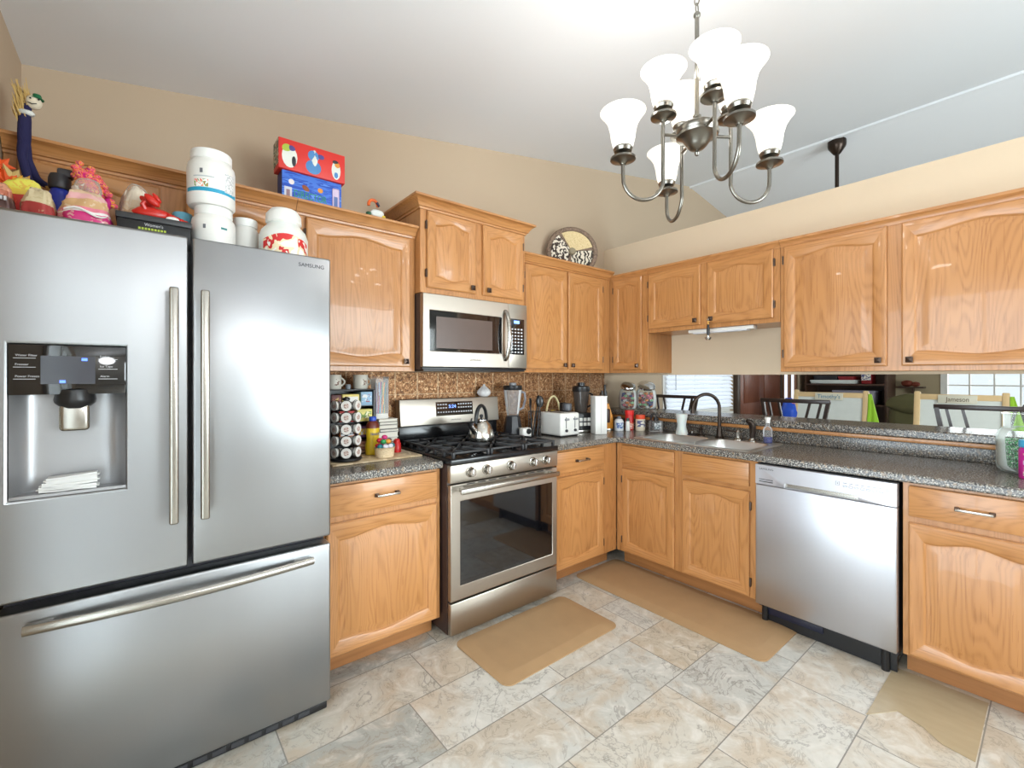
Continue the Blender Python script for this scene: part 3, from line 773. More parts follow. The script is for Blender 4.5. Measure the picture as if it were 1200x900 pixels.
for i, s in enumerate((1.985, 2.008, 2.03, 2.052, 2.075, 2.098, 2.121)):
    mb.tube([(s+.008*math.cos(a*PI/6), -.6624, .822+(.006 if i % 2 else .004)*math.sin(a*PI/6)) for a in range(12)], .0008, 5, LOGO, closed=True); mb.box(s-.008, s+.008, -.6627, -.6622, .836, .838, LOGO)
for s in (1.955, 2.148): mb.tube([(s-.007, -.6624, .823), (s+.007, -.6624, .823), (s+.007, -.6624, .841), (s-.007, -.6624, .841)], .0009, 5, LOGO, closed=True); mb.box(s-.001, s+.001, -.6627, -.6622, .828, .836, LOGO)
mb.build('control_marks', dc)
mb = R(); mb.box(D0+.01, D1-.01, -.60, -.58, .004, .108, BLACK); mb.box(D0+.02, D0+.30, -.606, -.600, .05, .10, P('blue_black', (30, 32, 52), .4), .004)
for s in (D0+.03, D1-.05): mb.cyl((s, -.61, 0), (s, -.61, .10), .016, n=12, mat=BLACK)
mb.build('toe_panel', DW)

# ------------------------------------------------------------------ sink and taps
SSTEEL = steel('sink_steel', (214, 213, 210), .34, 12, 12, .01)
SK = thing('sink', 'double-bowl stainless steel sink set in the L-shaped worktop', 'sink', (-.35, -1.13, CT))
mb = MB(); ox0, ox1, oy0, oy1 = -.595, -.105, -1.525, -.735
z = CT+.0006
bowls = [(-.560, -.205, -1.110, -.770), (-.560, -.205, -1.490, -1.150)]
tb = bmesh.new(); es = []
def rr_(x0, x1, y0, y1, r, n=5):
    p = []
    for cx, cy, a0 in ((x1-r, y1-r, 0), (x0+r, y1-r, PI/2), (x0+r, y0+r, PI), (x1-r, y0+r, 3*PI/2)):
        for i in range(n+1): a = a0+PI/2*i/n; p.append((cx+r*math.cos(a), cy+r*math.sin(a)))
    return p
for lp in [rr_(ox0, ox1, oy0, oy1, .03)] + [rr_(*b, .05) for b in bowls]:
    vs = [tb.verts.new((x, y, z+.004)) for x, y in lp]; es += [tb.edges.new((vs[i], vs[(i+1) % len(vs)])) for i in range(len(vs))]
bmesh.ops.triangle_fill(tb, use_beauty=True, use_dissolve=False, edges=es, normal=(0, 0, 1)); mb.add(tb, SSTEEL)
tb = bmesh.new(); lo = rr_(ox0, ox1, oy0, oy1, .03); n_ = len(lo)
a = [tb.verts.new((x, y, z+.004)) for x, y in lo]; b = [tb.verts.new((x*1.0+(.004 if x > -.35 else -.004), y+(.004 if y > -1.13 else -.004), z)) for x, y in lo]
for i in range(n_): tb.faces.new((a[i], b[i], b[(i+1) % n_], a[(i+1) % n_]))
mb.add(tb, SSTEEL); mb.build('rim', SK)
for q in bowls:
    mb = MB(); tb = bmesh.new(); rows = []
    for k, (ins, dz) in enumerate(((0, .004), (.004, -.004), (.010, -.10), (.018, -.15), (.05, -.165))):
        rows.append([tb.verts.new((x, y, z+dz)) for x, y in rr_(q[0]+ins, q[1]-ins, q[2]+ins, q[3]-ins, .05-ins*.3)])
    for a, b in zip(rows, rows[1:]):
        for i in range(len(a)): tb.faces.new((a[i], a[(i+1) % len(a)], b[(i+1) % len(a)], b[i]))
    tb.faces.new(rows[-1]); mb.add(tb, SSTEEL); bw = mb.build('bowl', SK)
    mb = MB(); mb.lathe([(.04, .0), (.04, .003), (.03, .003), (.026, -.001), (0, -.001)], ((q[0]+q[1])/2, (q[2]+q[3])/2, z-.1645), 20, CHROME); mb.build('drain', bw)
zt = CT+.0052
FC = thing('faucet', 'dark bronze gooseneck kitchen faucet at the back of the sink', 'faucet', (-.155, -1.135, zt))
p = Vector((-.155, -1.135, zt)); hd = Vector((-.165, .105, 0)); R_ = hd.length/2; hd.normalize()
mb = MB(); mb.lathe([(0, 0), (.030, 0), (.030, .006), (.022, .012), (.018, .05), (.014, .075), (.0125, .08)], p, 18, BRONZE); mb.build('base', FC)
mb = MB(); pts = [p+Vector((0, 0, .075+.03*i)) for i in range(5)]
for i in range(17):
    a = PI-PI*1.02*i/16; pts.append(p+hd*(R_+R_*math.cos(a))+Vector((0, 0, .205+R_*1.0*math.sin(a))))
pts.append(pts[-1]+Vector((0, 0, -.01)))
mb.tube(pts, .0115, 12, BRONZE); mb.build('gooseneck', FC)
mb = MB(); mb.cyl(pts[-1]+Vector((0, 0, .004)), pts[-1]+Vector((0, 0, -.018)), .013, .0135, 14, BRONZE); mb.build('aerator', FC)
for s, nm, lx in ((1.00, 'leftmost', (-.03, .06)), (1.262, 'right', (-.02, .05))):
    q = Vector((-.155, -s, zt))
    h = thing('sink_tap', 'bronze lever tap handle to the %s of the gooseneck faucet' % ('left' if s < 1.1 else 'right'), 'tap handle', q)
    mb = MB(); mb.lathe([(0, 0), (.028, 0), (.027, .005), (.014, .014), (.012, .04), (.015, .052), (.010, .062), (.005, .068), (0, .068)], q, 16, BRONZE if s > 2 else SATIN if s > 1.2 else BRONZE); mb.build('base', h)
    mb = MB(); d = Vector((-.5, 1 if s < 1.1 else .8, .05)).normalized(); mb.tube([q+Vector((0, 0, .052)), q+d*.035+Vector((0, 0, .055)), q+d*.075+Vector((0, 0, .060))], [.007, .006, .008], 10, BRONZE); mb.build('lever', h)
SPR = thing('side_sprayer', 'dark bronze pull-out side sprayer standing right of the faucet', 'sprayer', (-.16, -1.353, zt))
q = Vector((-.16, -1.353, zt))
mb = MB(); mb.lathe([(0, 0), (.026, 0), (.026, .006), (.019, .012), (.017, .022)], q, 16, SATIN); mb.build('holder', SPR)
mb = MB(); mb.tube([q+Vector((0, 0, .02)), q+Vector((.004, -.004, .06)), q+Vector((0, -.002, .105)), q+Vector((-.012, .008, .128)), q+Vector((-.03, .02, .136))], [.016, .019, .020, .018, .012], 14, BRONZE); mb.build('spray_head', SPR)
SB = thing('soap_bottle', 'small clear bottle with blue soap and white cap beside the side sprayer', 'bottle', (-.155, -1.447, zt))
q = (-.155, -1.447, zt)
mb = MB(); mb.lathe([(0, 0), (.024, 0), (.027, .004), (.027, .085), (.020, .10), (.011, .108), (.010, .13)], q, 18, CPLAST); mb.build('bottle', SB)
mb = MB(); mb.lathe([(0, .002), (.0245, .002), (.0262, .006), (.0262, .040), (0, .040)], q, 18, P('blue_soap', (20, 34, 130), .2)); mb.build('soap', SB)
mb = MB(); mb.lathe([(.013, .128), (.014, .150), (.017, .152), (.017, .165), (0, .168)], q, 14, WHITEP); mb.build('cap', SB)
mb = MB(); q = (-.185, -.87, zt)
mb.lathe([(0, 0), (.042, 0), (.044, .006), (.032, .055), (.030, .075), (.040, .13), (.041, .15), (.038, .148), (.027, .075), (.030, .05), (.035, .01), (0, .01)], q, 20, P('milky_plastic', (232, 232, 226), .35, sub=.2))
solo(mb, 'brush_holder', 'white waisted plastic scrub holder at the back left of the sink', 'holder', q)
mb = MB(); mb.lathe([(0, 0), (.036, 0), (.037, .004), (.024, .010), (.006, .012), (0, .012)], (-.155, -.935, zt), 20, P('black_rubber', (30, 30, 32), .6)); mb.lathe([(.006, .012), (.006, .03), (.010, .034), (0, .036)], (-.155, -.935, zt), 12, CHROME)
solo(mb, 'sink_stopper', 'black rubber sink stopper lying beside the left faucet handle', 'stopper', (-.155, -.935, zt))

# ------------------------------------------------------------------ mats and the plain tile
MATM = P('tan_mat', (172, 138, 99), .65)
def mat_mesh(name, x0, x1, y0, y1, label):
    mb = MB(); tb = bmesh.new(); rows = []
    for ins, z in ((0, .0015), (0, .006), (.055, .017), (.065, .018)):
        rows.append([tb.verts.new((x, y, z)) for x, y in rr_(x0+ins, x1-ins, y0+ins, y1-ins, .045, 6)])
    for a, b in zip(rows, rows[1:]):
        for i in range(len(a)): tb.faces.new((a[i], a[(i+1) % len(a)], b[(i+1) % len(a)], b[i]))
    tb.faces.new(rows[-1]); tb.faces.new(rows[0][::-1]); mb.add(tb, MATM)
    solo(mb, name, label, 'mat', ((x0+x1)/2, (y0+y1)/2, .0015))
mat_mesh('floor_mat', -2.035, -1.26, -1.13, -.699, 'short tan cushioned floor mat in front of the range')
mat_mesh('floor_mat', -1.0, -.552, -1.76, -.556, 'long tan cushioned floor mat in front of the sink cabinet')
KH = N('khaki_tile'); v = KH.coord(); f = KH.noise(KH.scale(v, (9, 3, 3)), 3, 4)
KH.set(col=KH.mix(f, L(178, 160, 130), L(160, 142, 112)), rough=.4)
mb = MB(); mb.polyz([(-.555, -2.146), (-.555, -2.448), (-1.0, -2.448), (-.985, -2.36), (-.93, -2.30), (-.90, -2.22), (-1.02, -2.146)], .0004, .0024, KH.m)
solo(mb, 'floor_tile', 'plain khaki-brown floor tile in front of the right-hand oak base cabinet', 'tile', (-.78, -2.3, .0004))

# ------------------------------------------------------------------ under-cabinet light and hanging scoop
ul = thing('under_cabinet_light', 'slim white strip light under the short oak cabinet over the sink', 'light', (-.27, -1.19, 1.667))
mb = MB(); mb.box(-.30, -.24, -1.42, -.985, 1.645, 1.667, WHITEP, .004); mb.build('housing', ul)
mb = MB(); mb.box(-.302, -.245, -1.38, -1.02, 1.637, 1.646, P('diffuser', (225, 228, 235), .3), .003); mb.build('diffuser', ul)
ms = thing('measuring_scoop', 'small dark-handled metal scoop hanging from a knob over the sink', 'scoop', (-.375, -1.173, 1.725))
q = Vector((-.385, -1.173, 1.712))
mb = MB(); mb.tube([q+Vector((-.004+.008*math.sin(i*PI/6), 0, .004+.010*math.cos(i*PI/6))) for i in range(12)], .0016, 6, SATIN, closed=True); mb.tube([q+Vector((0, 0, -.004)), q+Vector((0, 0, -.03))], .004, 8, P('brass', (190, 150, 80), .3, 1.0)); mb.build('loop', ms)
mb = MB(); mb.tube([q+Vector((0, 0, -.028)), q+Vector((0, 0, -.05)), q+Vector((0, 0, -.085)), q+Vector((0, 0, -.10))], [.007, .010, .010, .007], 10, BLACK); mb.build('handle', ms)
mb = MB(); mb.lathe([(0, -.020), (.012, -.018), (.020, -.008), (.022, 0), (.019, 0), (.010, -.014), (0, -.016)], q+Vector((0, 0, -.112)), 18, CHROME); mb.tube([q+Vector((0, 0, -.098)), q+Vector((0, 0, -.116))], .004, 8, CHROME); mb.build('bowl', ms)

# ------------------------------------------------------------------ things on top of the refrigerator
def patch(name, cols, sc, rough=.5, dist=.6, kind='noise', stretch=(1, 1, 1)):
    if name in MC: return MC[name]
    n = N(name); v = n.scale(n.coord(), stretch)
    f = n.noise(v, sc, 2, .5, dist) if kind == 'noise' else n.math('FRACT', n.math('MULTIPLY', n.voro(v, sc, out='Color'), 1.0))
    k = len(cols)
    st = [((.30+.42*i/k) if i else 0, L(*c)) for i, c in enumerate(cols)]
    n.set(col=n.ramp(f, st, 'CONSTANT'), rough=rough); MC[name] = n.m; return n.m
FT = 1.7865
def tub(name, label, c, r, h, stripe=None, marks=True, lidh=.03):
    t = thing(name, label, 'tub', c)
    mb = MB(); mb.lathe([(0, 0), (r*.93, 0), (r, .008), (r, h*.68), (r*.96, h*.76), (r*.80, h*.83), (r*.79, h-lidh)], c, 32, WHITEP); b = mb.build('body', t)
    mb = MB(); mb.lathe([(r*.8, h-lidh-.004), (r*.86, h-lidh-.002), (r*.86, h-.004), (r*.83, h), (0, h)], c, 32, P('white_lid', (246, 246, 242), .4)); mb.build('lid', t)
    def arc(a0, a1, z0, z1, m, nm, rr=1.006):
        mb = MB(); tb = bmesh.new(); k = 14
        lo = [tb.verts.new((c[0]+r*rr*math.cos(a0+(a1-a0)*i/k), c[1]+r*rr*math.sin(a0+(a1-a0)*i/k), c[2]+z0)) for i in range(k+1)]
        hi = [tb.verts.new((v.co.x, v.co.y, c[2]+z1)) for v in lo]
        for i in range(k): tb.faces.new((lo[i], lo[i+1], hi[i+1], hi[i]))
        mb.add(tb, m); mb.build(nm, b)
    if stripe: arc(-2.9, -.35, h*.20, h*.27, P('teal_stripe', (40, 160, 196), .4), 'stripe')
    if marks:
        arc(-2.15, -2.02, h*.52, h*.60, P('grey_mark', (110, 112, 118), .5), 'label_mark')
        if stripe:
            arc(-2.45, -1.55, h*.455, h*.475, P('grey_mark_pale', (190, 196, 198), .5), 'label_line')
            arc(-2.4, -1.8, h*.28, h*.41, patch('fruit_print', [(246, 244, 240), (232, 120, 90), (246, 244, 240), (120, 150, 60), (220, 80, 80)], 60), 'label_picture')
            arc(-1.1, -.55, h*.25, h*.6, patch('small_print', [(238, 238, 236), (196, 198, 200), (240, 240, 238)], 120), 'label_print')
        else: arc(-1.35, -1.05, h*.54, h*.58, P('teal_mark', (50, 130, 130), .5), 'label_line')
    return t
tub('supplement_tub', 'white tub with blue stripe and fruit label, stacked on another white tub', (-3.043, -.60, FT+.190), .077, .205, True)
tub('supplement_tub', 'plain white tub at the bottom of the stack on the refrigerator', (-3.036, -.60, FT), .071, .1895, False)
tub('supplement_tub', 'small plain white tub right of the two stacked tubs', (-2.915, -.49, FT), .052, .205, False, False)
t4 = thing('plastic_jug', 'rounded white jug with strawberry label and bagged top on the refrigerator', 'jug', (-2.79, -.585, FT))
q = (-2.79, -.585, FT); mb = MB(); mb.lathe([(0, 0), (.086, 0), (.092, .01), (.092, .13), (.084, .155), (.064, .178), (.058, .19)], q, 28, P('milky_plastic', (232, 232, 226), .35)); b = mb.build('body', t4)
mb = MB(); mb.lathe([(.058, .185), (.068, .192), (.066, .225), (.050, .246), (0, .252)], q, 24, P('white_film', (238, 236, 230), .45)); mb.build('lid', t4)
mb = MB(); tb = bmesh.new(); k = 14
lo = [tb.verts.new((q[0]+.0925*math.cos(-2.7+2.1*i/k), q[1]+.0925*math.sin(-2.7+2.1*i/k), q[2]+.035)) for i in range(k+1)]; hi = [tb.verts.new((v.co.x, v.co.y, q[2]+.105+.025*math.sin(i*PI/k))) for i, v in enumerate(lo)]
for i in range(k): tb.faces.new((lo[i], lo[i+1], hi[i+1], hi[i]))
mb.add(tb, patch('strawberry_label', [(236, 232, 222), (206, 36, 36), (232, 214, 176), (236, 232, 226), (236, 234, 228)], 17)); mb.build('label_picture', b)
bc = thing('small_canister', 'small purple canister with light blue lid left of the stacked tubs', 'can', (-3.127, -.52, FT)); q = (-3.127, -.52, FT)
mb = MB(); mb.lathe([(0, 0), (.030, 0), (.030, .14), (0, .14)], q, 20, P('purple_label', (86, 70, 140), .4)); mb.build('body', bc); mb = MB(); mb.lathe([(.031, .138), (.032, .142), (.032, .172), (.029, .176), (0, .176)], q, 20, P('light_blue_lid', (110, 180, 205), .4)); mb.build('lid', bc)
bx = thing('flat_box', 'flat black box with white and green lettering on the refrigerator', 'box', (-3.22, -.62, FT))
mb = MB(); mb.box(-3.310, -3.112, -.68, -.58, FT, FT+.082, P('matte_black', (24, 24, 26), .5), .003); mb.build('body', bx)
mb = MB(); mb.box(-3.314, -3.109, -.684, -.576, FT+.082, FT+.103, P('box_grey_black', (48, 48, 50), .45), .004); mb.build('lid', bx)
mb = MB(); mb.text("Women's", -3.24, -.6803, FT+.066, .010, LINEW, w=.05); mb.build('lettering', bx)
mb = MB()
for i in range(9): mb.box(-3.256+i*.0085, -3.250+i*.0085, -.6808, -.6803, FT+.053, FT+.060, P('lime_print', (180, 200, 60), .5))
mb.build('lettering', bx)['label'] = 'yellow-green lettering'
TW = FT+.104
# red lobster toy lying on the black box
lb = thing('lobster_toy', 'shiny red toy lobster lying on the flat black box', 'toy', (-3.202, -.60, TW)); RED = P('lobster_red', (206, 40, 28), .3)
mb = MB(); mb.ball((-3.217, -.61, TW+.024), (.055, .026, .024), RED, 18, .12, 1)
for i in range(5): mb.ball((-3.172+.012*i, -.612, TW+.020-.002*i), (.012, .022-.002*i, .018-.0022*i), RED, 12)
mb.build('body', lb)
for s in (-1, 1):
    mb = MB(); mb.tube([(-3.235, -.61+.012*s, TW+.03), (-3.245, -.61+.018*s, TW+.05), (-3.24, -.61+.018*s, TW+.06)], [.008, .008, .007], 8, RED)
    mb.ball((-3.225-.006*s, -.61+.018*s, TW+.068), (.028, .011, .013), RED, 14, .1, s+4, M=Matrix.Rotation(.75, 4, 'Y')); mb.ball((-3.212-.006*s, -.61+.018*s, TW+.079), (.02, .009, .007), RED, 12, .1, s+6, M=Matrix.Rotation(.9, 4, 'Y')); mb.build('claw', lb)
mb = MB(); mb.ball((-3.162, -.633, TW+.012), (.02, .006, .010), WHITEP, 10); mb.build('belly_patch', lb)
# bags of bread and other packets
def banded(name, bands, warp, sc, specks=None):
    n = N(name); v = n.coord(); sx = n.new('ShaderNodeSeparateXYZ'); n.link(v, sx.inputs[0])
    z = n.math('ADD', sx.outputs[2], n.math('MULTIPLY', n.math('SUBTRACT', n.noise(v, 16, 2), .5), warp))
    c = n.ramp(n.math('DIVIDE', z, .2), [(h/.2, L(*c)) for h, c in bands], 'CONSTANT')
    m = n.math('GREATER_THAN', n.noise(v, sc, 3, .6, .8), .58)
    c = n.mix(n.math('MULTIPLY', m, .55), c, L(*(specks or (120, 80, 50))))
    n.set(col=c, rough=.35, coat=.3); return n.m
def bag(name, label, cat, c, r, mat, seed, e=.75, amp=.2, taper=.28):
    t = thing(name, label, cat, (c[0], c[1], FT))
    mb = MB(); mb.ball(c, r, mat, 40, amp, seed, e, 2.2, zmin=FT+.0006, ymin=-.697, taper=taper); mb.build('bag', t)
    return t
b1 = bag('bread_bag', 'pink and clear bag of sliced bread at the front of the refrigerator top', 'bread', (-3.384, -.632, FT+.078), (.064, .055, .082), banded('pink_bread_print', [(0, (208, 40, 120)), (.074, (240, 236, 232)), (.080, (222, 120, 140)), (.092, (206, 164, 116)), (.122, (226, 170, 170)), (.14, (216, 184, 150))], .035, 40, (226, 206, 176)), 1)
mb = MB(); mb.tube([(-3.384-.05+.1*i/8, -.688+.003*math.cos(i), FT+.077+.010*math.sin(i*.7)) for i in range(9)], [.002]+[.0035]*7+[.002], 6, WHITEP); mb.build('seam', b1)
mb = MB(); mb.ball((-3.384, -.622, FT+.165), (.036, .032, .04), BAGP, 18, .35, 3); mb.build('gathered_top', b1)
b2 = bag('tortilla_bag', 'cream and dark red packet of tortillas left of the pink bread bag', 'bread', (-3.492, -.635, FT+.066), (.042, .05, .072), banded('tortilla_print', [(0, (166, 56, 54)), (.080, (212, 196, 158))], .03, 36, (190, 170, 130)), 2)
b3 = bag('chip_bag', 'brown and salmon bag with white lettering at the left end of the refrigerator top', 'bag', (-3.569, -.64, FT+.064), (.031, .048, .069), banded('chip_print', [(0, (92, 66, 62)), (.085, (190, 110, 84)), (.105, (214, 150, 120))], .03, 40, (150, 84, 66)), 5)
mb = MB()
for i in range(5): mb.box(-3.588+i*.008, -3.583+i*.008, -.6975, -.690, FT+.070+.002*(i % 2), FT+.082, LINEW)
mb.build('lettering', b3)
b4 = bag('packet', 'long yellow and red packet lying behind the bread bags', 'packet', (-3.535, -.553, FT+.09), (.066, .026, .093), banded('yellow_red_print', [(0, (206, 48, 40)), (.115, (200, 50, 42)), (.128, (236, 206, 80)), (.15, (230, 222, 90))], .03, 30, (226, 150, 60)), 6)
b5 = bag('bread_bag', 'clear bag of bread rolls with a yellow edge behind the flat black box', 'bread', (-3.262, -.525, FT+.118), (.046, .036, .120), banded('rolls_print', [(0, (196, 150, 96)), (.1, (214, 176, 126)), (.15, (232, 210, 176)), (.18, (236, 226, 210))], .06, 30, (244, 236, 224)), 7)
mb = MB(); mb.tube([(-3.226, -.545, FT+.10), (-3.219, -.547, FT+.15), (-3.228, -.541, FT+.195)], [.008, .011, .006], 8, P('yellow_edge', (232, 190, 40), .4)); mb.build('edge_band', b5)
mb = MB(); mb.ball((-3.262, -.525, FT+.125), (.050, .039, .122), BAGP, 22, .15, 9, zmin=FT+.001); mb.build('film', b5)
# knitted pink and orange hat
KN = patch('pink_orange_knit', [(196, 30, 110), (232, 120, 40), (222, 60, 130), (240, 170, 60), (180, 24, 110)], 55, .9, 1.5)
kh = thing('knitted_cap', 'pink and orange knitted cap draped over the bread bags', 'cap', (-3.375, -.53, FT))
mb = MB(); rnd = random.Random(2)
for i in range(60):
    t = i/59; x = -3.408+.062*t; z = FT+.265-.10*t
    a = rnd.random()*6.28; mb.ball((x+.026*math.cos(a), -.535+.018*math.sin(a*1.7), z+.026*math.sin(a)), (.012, .010, .009), KN, 8, .2, i)
mb.ball((-3.38, -.535, FT+.215), (.055, .026, .036), KN, 16, .2, 4, M=Matrix.Rotation(.85, 4, 'Y')); mb.build('knit', kh)
mb = MB(); mb.ball((-3.344, -.545, FT+.145), (.014, .013, .034), P('magenta_trim', (196, 20, 120), .6), 12, .1, 2, M=Matrix.Rotation(.3, 4, 'Y')); mb.build('trim', kh)
mb = MB(); mb.ball((-3.375, -.525, FT+.08), (.025, .02, .079), BAGP, 12, .2, 8); mb.build('wrapper', kh)
sh = thing('water_bottle', 'dark bottle with blue base and grey cap behind the bread bags', 'bottle', (-3.462, -.487, FT)); q = (-3.462, -.487, FT)
mb = MB(); mb.lathe([(0, 0), (.027, 0), (.027, .175), (.022, .19)], q, 18, P('blue_bottle', (36, 56, 170), .3)); mb.build('body', sh)
mb = MB(); mb.lathe([(.026, .19), (.029, .195), (.029, .225), (.024, .24), (0, .24)], q, 18, P('bottle_collar', (46, 46, 50), .4)); mb.build('collar', sh)
mb = MB(); mb.box(q[0]-.006, q[0]+.034, q[1]-.018, q[1]+.018, FT+.232, FT+.262, DGREY, .007); mb.build('flip_cap', sh)
# autumn leaf garland
lg = thing('leaf_garland', 'orange and yellow autumn leaf garland at the left end of the refrigerator top', 'garland', (-3.57, -.472, FT))
mb = MB(); gp = [(-3.612+.066*i/12, -.472+.012*math.sin(i*1.4), FT+.19+.02*math.sin(i*.9)-.03*i/12) for i in range(13)]
mb.tube([(-3.605, -.472, FT)]+gp+[(-3.535, -.472, FT)], .004, 6, P('twig', (110, 74, 40), .8)); mb.build('stem', lg)
rnd = random.Random(11)
LC = [P('leaf_orange', (226, 84, 24), .6), P('leaf_red_orange', (206, 58, 20), .6), P('leaf_yellow', (232, 170, 50), .6), P('leaf_tan', (206, 176, 110), .7)]
leaf = [(0, -.5), (.10, -.18), (.42, -.30), (.34, -.06), (.55, .08), (.30, .14), (.36, .40), (.14, .30), (0, .62), (-.14, .30), (-.36, .40), (-.30, .14), (-.55, .08), (-.34, -.06), (-.42, -.30), (-.10, -.18)]
for i in range(13):
    g = gp[i]; s = .066+.02*rnd.random(); m = LC[(0, 1, 0, 1, 0, 0, 1, 3, 2, 3, 2, 0, 2)[i]]
    T = Matrix.Translation((g[0]+.01*rnd.random(), g[1]-.012-.02*rnd.random(), g[2]+.02*rnd.uniform(-1, 1))) @ Matrix.Rotation(rnd.uniform(-.5, .5), 4, 'Z') @ Matrix.Rotation(rnd.uniform(-.5, .5), 4, 'X') @ Matrix.Rotation(rnd.uniform(-1.2, 1.2), 4, 'Y')
    mb = MB(); tb = bmesh.new(); c0_ = tb.verts.new((0, -.012, 0)); vs = [tb.verts.new((x*s, .012*abs(x), z*s)) for x, z in leaf]
    for j in range(len(vs)): tb.faces.new((c0_, vs[j], vs[(j+1) % len(vs)]))
    r_ = bmesh.ops.extrude_face_region(tb, geom=list(tb.faces)); bmesh.ops.translate(tb, vec=(0, .0012, 0), verts=[v for v in r_['geom'] if isinstance(v, bmesh.types.BMVert)]); bmesh.ops.recalc_face_normals(tb, faces=tb.faces)
    mb.add(tb, m, T); mb.build('leaf', lg)
# straw scarecrow doll
sc = thing('scarecrow_doll', 'straw scarecrow doll in dark blue trousers standing in the corner by the left wall', 'doll', (-3.555, -.405, FT)); q = Vector((-3.556, -.41, FT))
NV = P('navy_cloth', (30, 28, 74), .85); STR = P('straw', (206, 172, 104), .85)
bm_ = bpy.data.meshes.new('body'); vs = [(0, 0, .385), (.002, 0, .435), (.004, 0, .46), (-.004, -.008, .30), (.012, -.008, .22), (.03, -.012, .20), (.006, .008, .30), (.03, .008, .235), (.06, .0, .215), (.012, -.004, .485)]
bm_.from_pydata([tuple(Vector(v)) for v in vs], [(0, 1), (1, 2), (0, 3), (3, 4), (4, 5), (0, 6), (6, 7), (7, 8), (2, 9)], [])
so = bpy.data.objects.new('body', bm_); C.objects.link(so); so.parent = sc; INV[so.name] = INV[sc.name]; so.location = (q-sc.location)
sk = so.modifiers.new('skin', 'SKIN'); 
for i, r in enumerate((.020, .018, .013, .013, .013, .011, .013, .012, .010, .012)): bm_.skin_vertices[0].data[i].radius = (r, r)
bm_.skin_vertices[0].data[0].use_root = True
so.modifiers.new('sub', 'SUBSURF').levels = 1; so.modifiers['sub'].render_levels = 2; bm_.materials.append(NV)
mb = MB(); mb.ball(q+Vector((.024, -.008, .492)), (.021, .018, .023), P('muslin', (226, 214, 190), .9), 16); mb.build('head', sc)
mb = MB()
for dx, dz, m in ((.010, .498, BLACK), (.030, .499, BLACK)): mb.ball(q+Vector((.012+dx-.004, -.0255, dz)), .0028, m, 8)
mb.tube([q+Vector((.012, -.0245, .483)), q+Vector((.022, -.0265, .479)), q+Vector((.033, -.0245, .484))], .0014, 6, BLACK); mb.build('face', sc)
mb = MB(); mb.lathe([(0, .014), (.010, .012), (.013, 0), (.018, -.002), (.017, -.004), (0, -.004)], q+Vector((.032, -.010, .508)), 16, P('green_hat', (24, 104, 62), .8)); mb.build('hat', sc)
mb = MB(); rnd = random.Random(8)
for i in range(150):
    a = q+Vector((rnd.uniform(-.014, .012), rnd.uniform(-.012, .012), rnd.uniform(.41, .50))); b_ = a+Vector((rnd.uniform(-.022, .004), rnd.uniform(-.012, .012), rnd.uniform(.02, .075)))
    mb.tube([a, (a+b_)/2+Vector((rnd.uniform(-.003, .003), 0, 0)), b_], [.0024, .0021, .0008], 4, STR)
mb.build('straw_hair', sc)
mb = MB()
for i in range(24):
    a = q+Vector((.056+rnd.uniform(-.006, .006), -.004+rnd.uniform(-.006, .006), .215)); mb.tube([a, a+Vector((rnd.uniform(.0, .03), rnd.uniform(-.01, .01), rnd.uniform(-.03, .006)))], .0012, 4, STR)
mb.build('straw_foot', sc)
mb = MB(); mb.ball(q+Vector((.006, -.004, .452)), (.022, .019, .010), P('toy_white', (226, 228, 222), .5), 12, .2, 3); mb.build('collar', sc)
mb = MB(); mb.tube([q+Vector((-.004, .004, 0)), q+Vector((-.002, .004, .30)), q+Vector((0, .002, .40))], .0035, 6, P('twig', (110, 74, 40), .8)); mb.lathe([(0, 0), (.03, 0), (.03, .006), (0, .008)], q, 14, STR); mb.build('stand', sc)

# ------------------------------------------------------------------ things on the wall cabinets
zt_ = UZ1+.0015
b_ = thing('cardboard_box', 'blue decorated cardboard box with green lettering on top of the cabinets', 'box', (-2.6, -.27, zt_))
mb = MB(); mb.box(-2.738, -2.462, -.315, -.225, zt_, 2.322, patch('blue_brushed_paint', [(44, 92, 196), (70, 120, 214), (36, 80, 186), (96, 146, 226)], 9, .5, .5, stretch=(1, 1, 6)), .003); bb = mb.build('body', b_)
mb = MB(); mb.box(-2.7385, -2.7375, -.314, -.226, zt_+.002, 2.32, P('navy_side', (24, 34, 110), .5)); mb.build('side_panel', bb)
mb = MB(); mb.text('DIRECTOR', -2.685, -.3153, 2.205, .033, P('green_letter', (40, 150, 90), .5), w=.15); mb.build('lettering', bb)
mb = MB(); mb.box(-2.728, -2.695, -.3165, -.315, 2.185, 2.245, P('photo_card', (210, 214, 222), .4)); mb.box(-2.72, -2.704, -.3170, -.3165, 2.19, 2.232, P('photo_tone', (150, 120, 130), .5)); mb.build('sticker', bb)
mb = MB(); mb.ball((-2.697, -.315, 2.272), (.013, .0016, .013), P('ball_white', (236, 226, 222), .5), 14); mb.build('sticker', bb)
mb = MB(); mb.ball((-2.633, -.315, 2.257), (.019, .0016, .012), P('ball_brown', (150, 80, 36), .5), 14, M=Matrix.Rotation(.6, 4, 'Y')); mb.build('sticker', bb)
mb = MB(); mb.ball((-2.565, -.315, 2.263), (.013, .0016, .012), P('ball_orange', (236, 150, 40), .5), 14); mb.build('sticker', bb)
mb = MB(); mb.box(-2.508, -2.474, -.3165, -.315, 2.185, 2.29, P('sticker_pale', (214, 196, 220), .5), .006); mb.box(-2.50, -2.482, -.3172, -.3165, 2.19, 2.25, P('sticker_blue', (96, 120, 176), .5)); mb.build('sticker', bb)
r_ = thing('cardboard_box', 'bright red decorated cardboard box stacked on the blue box', 'box', (-2.6, -.27, 2.323))
mb = MB(); mb.box(-2.755, -2.448, -.325, -.222, 2.3235, 2.466, P('bright_red_card', (224, 52, 44), .45), .003); rb = mb.build('body', r_)
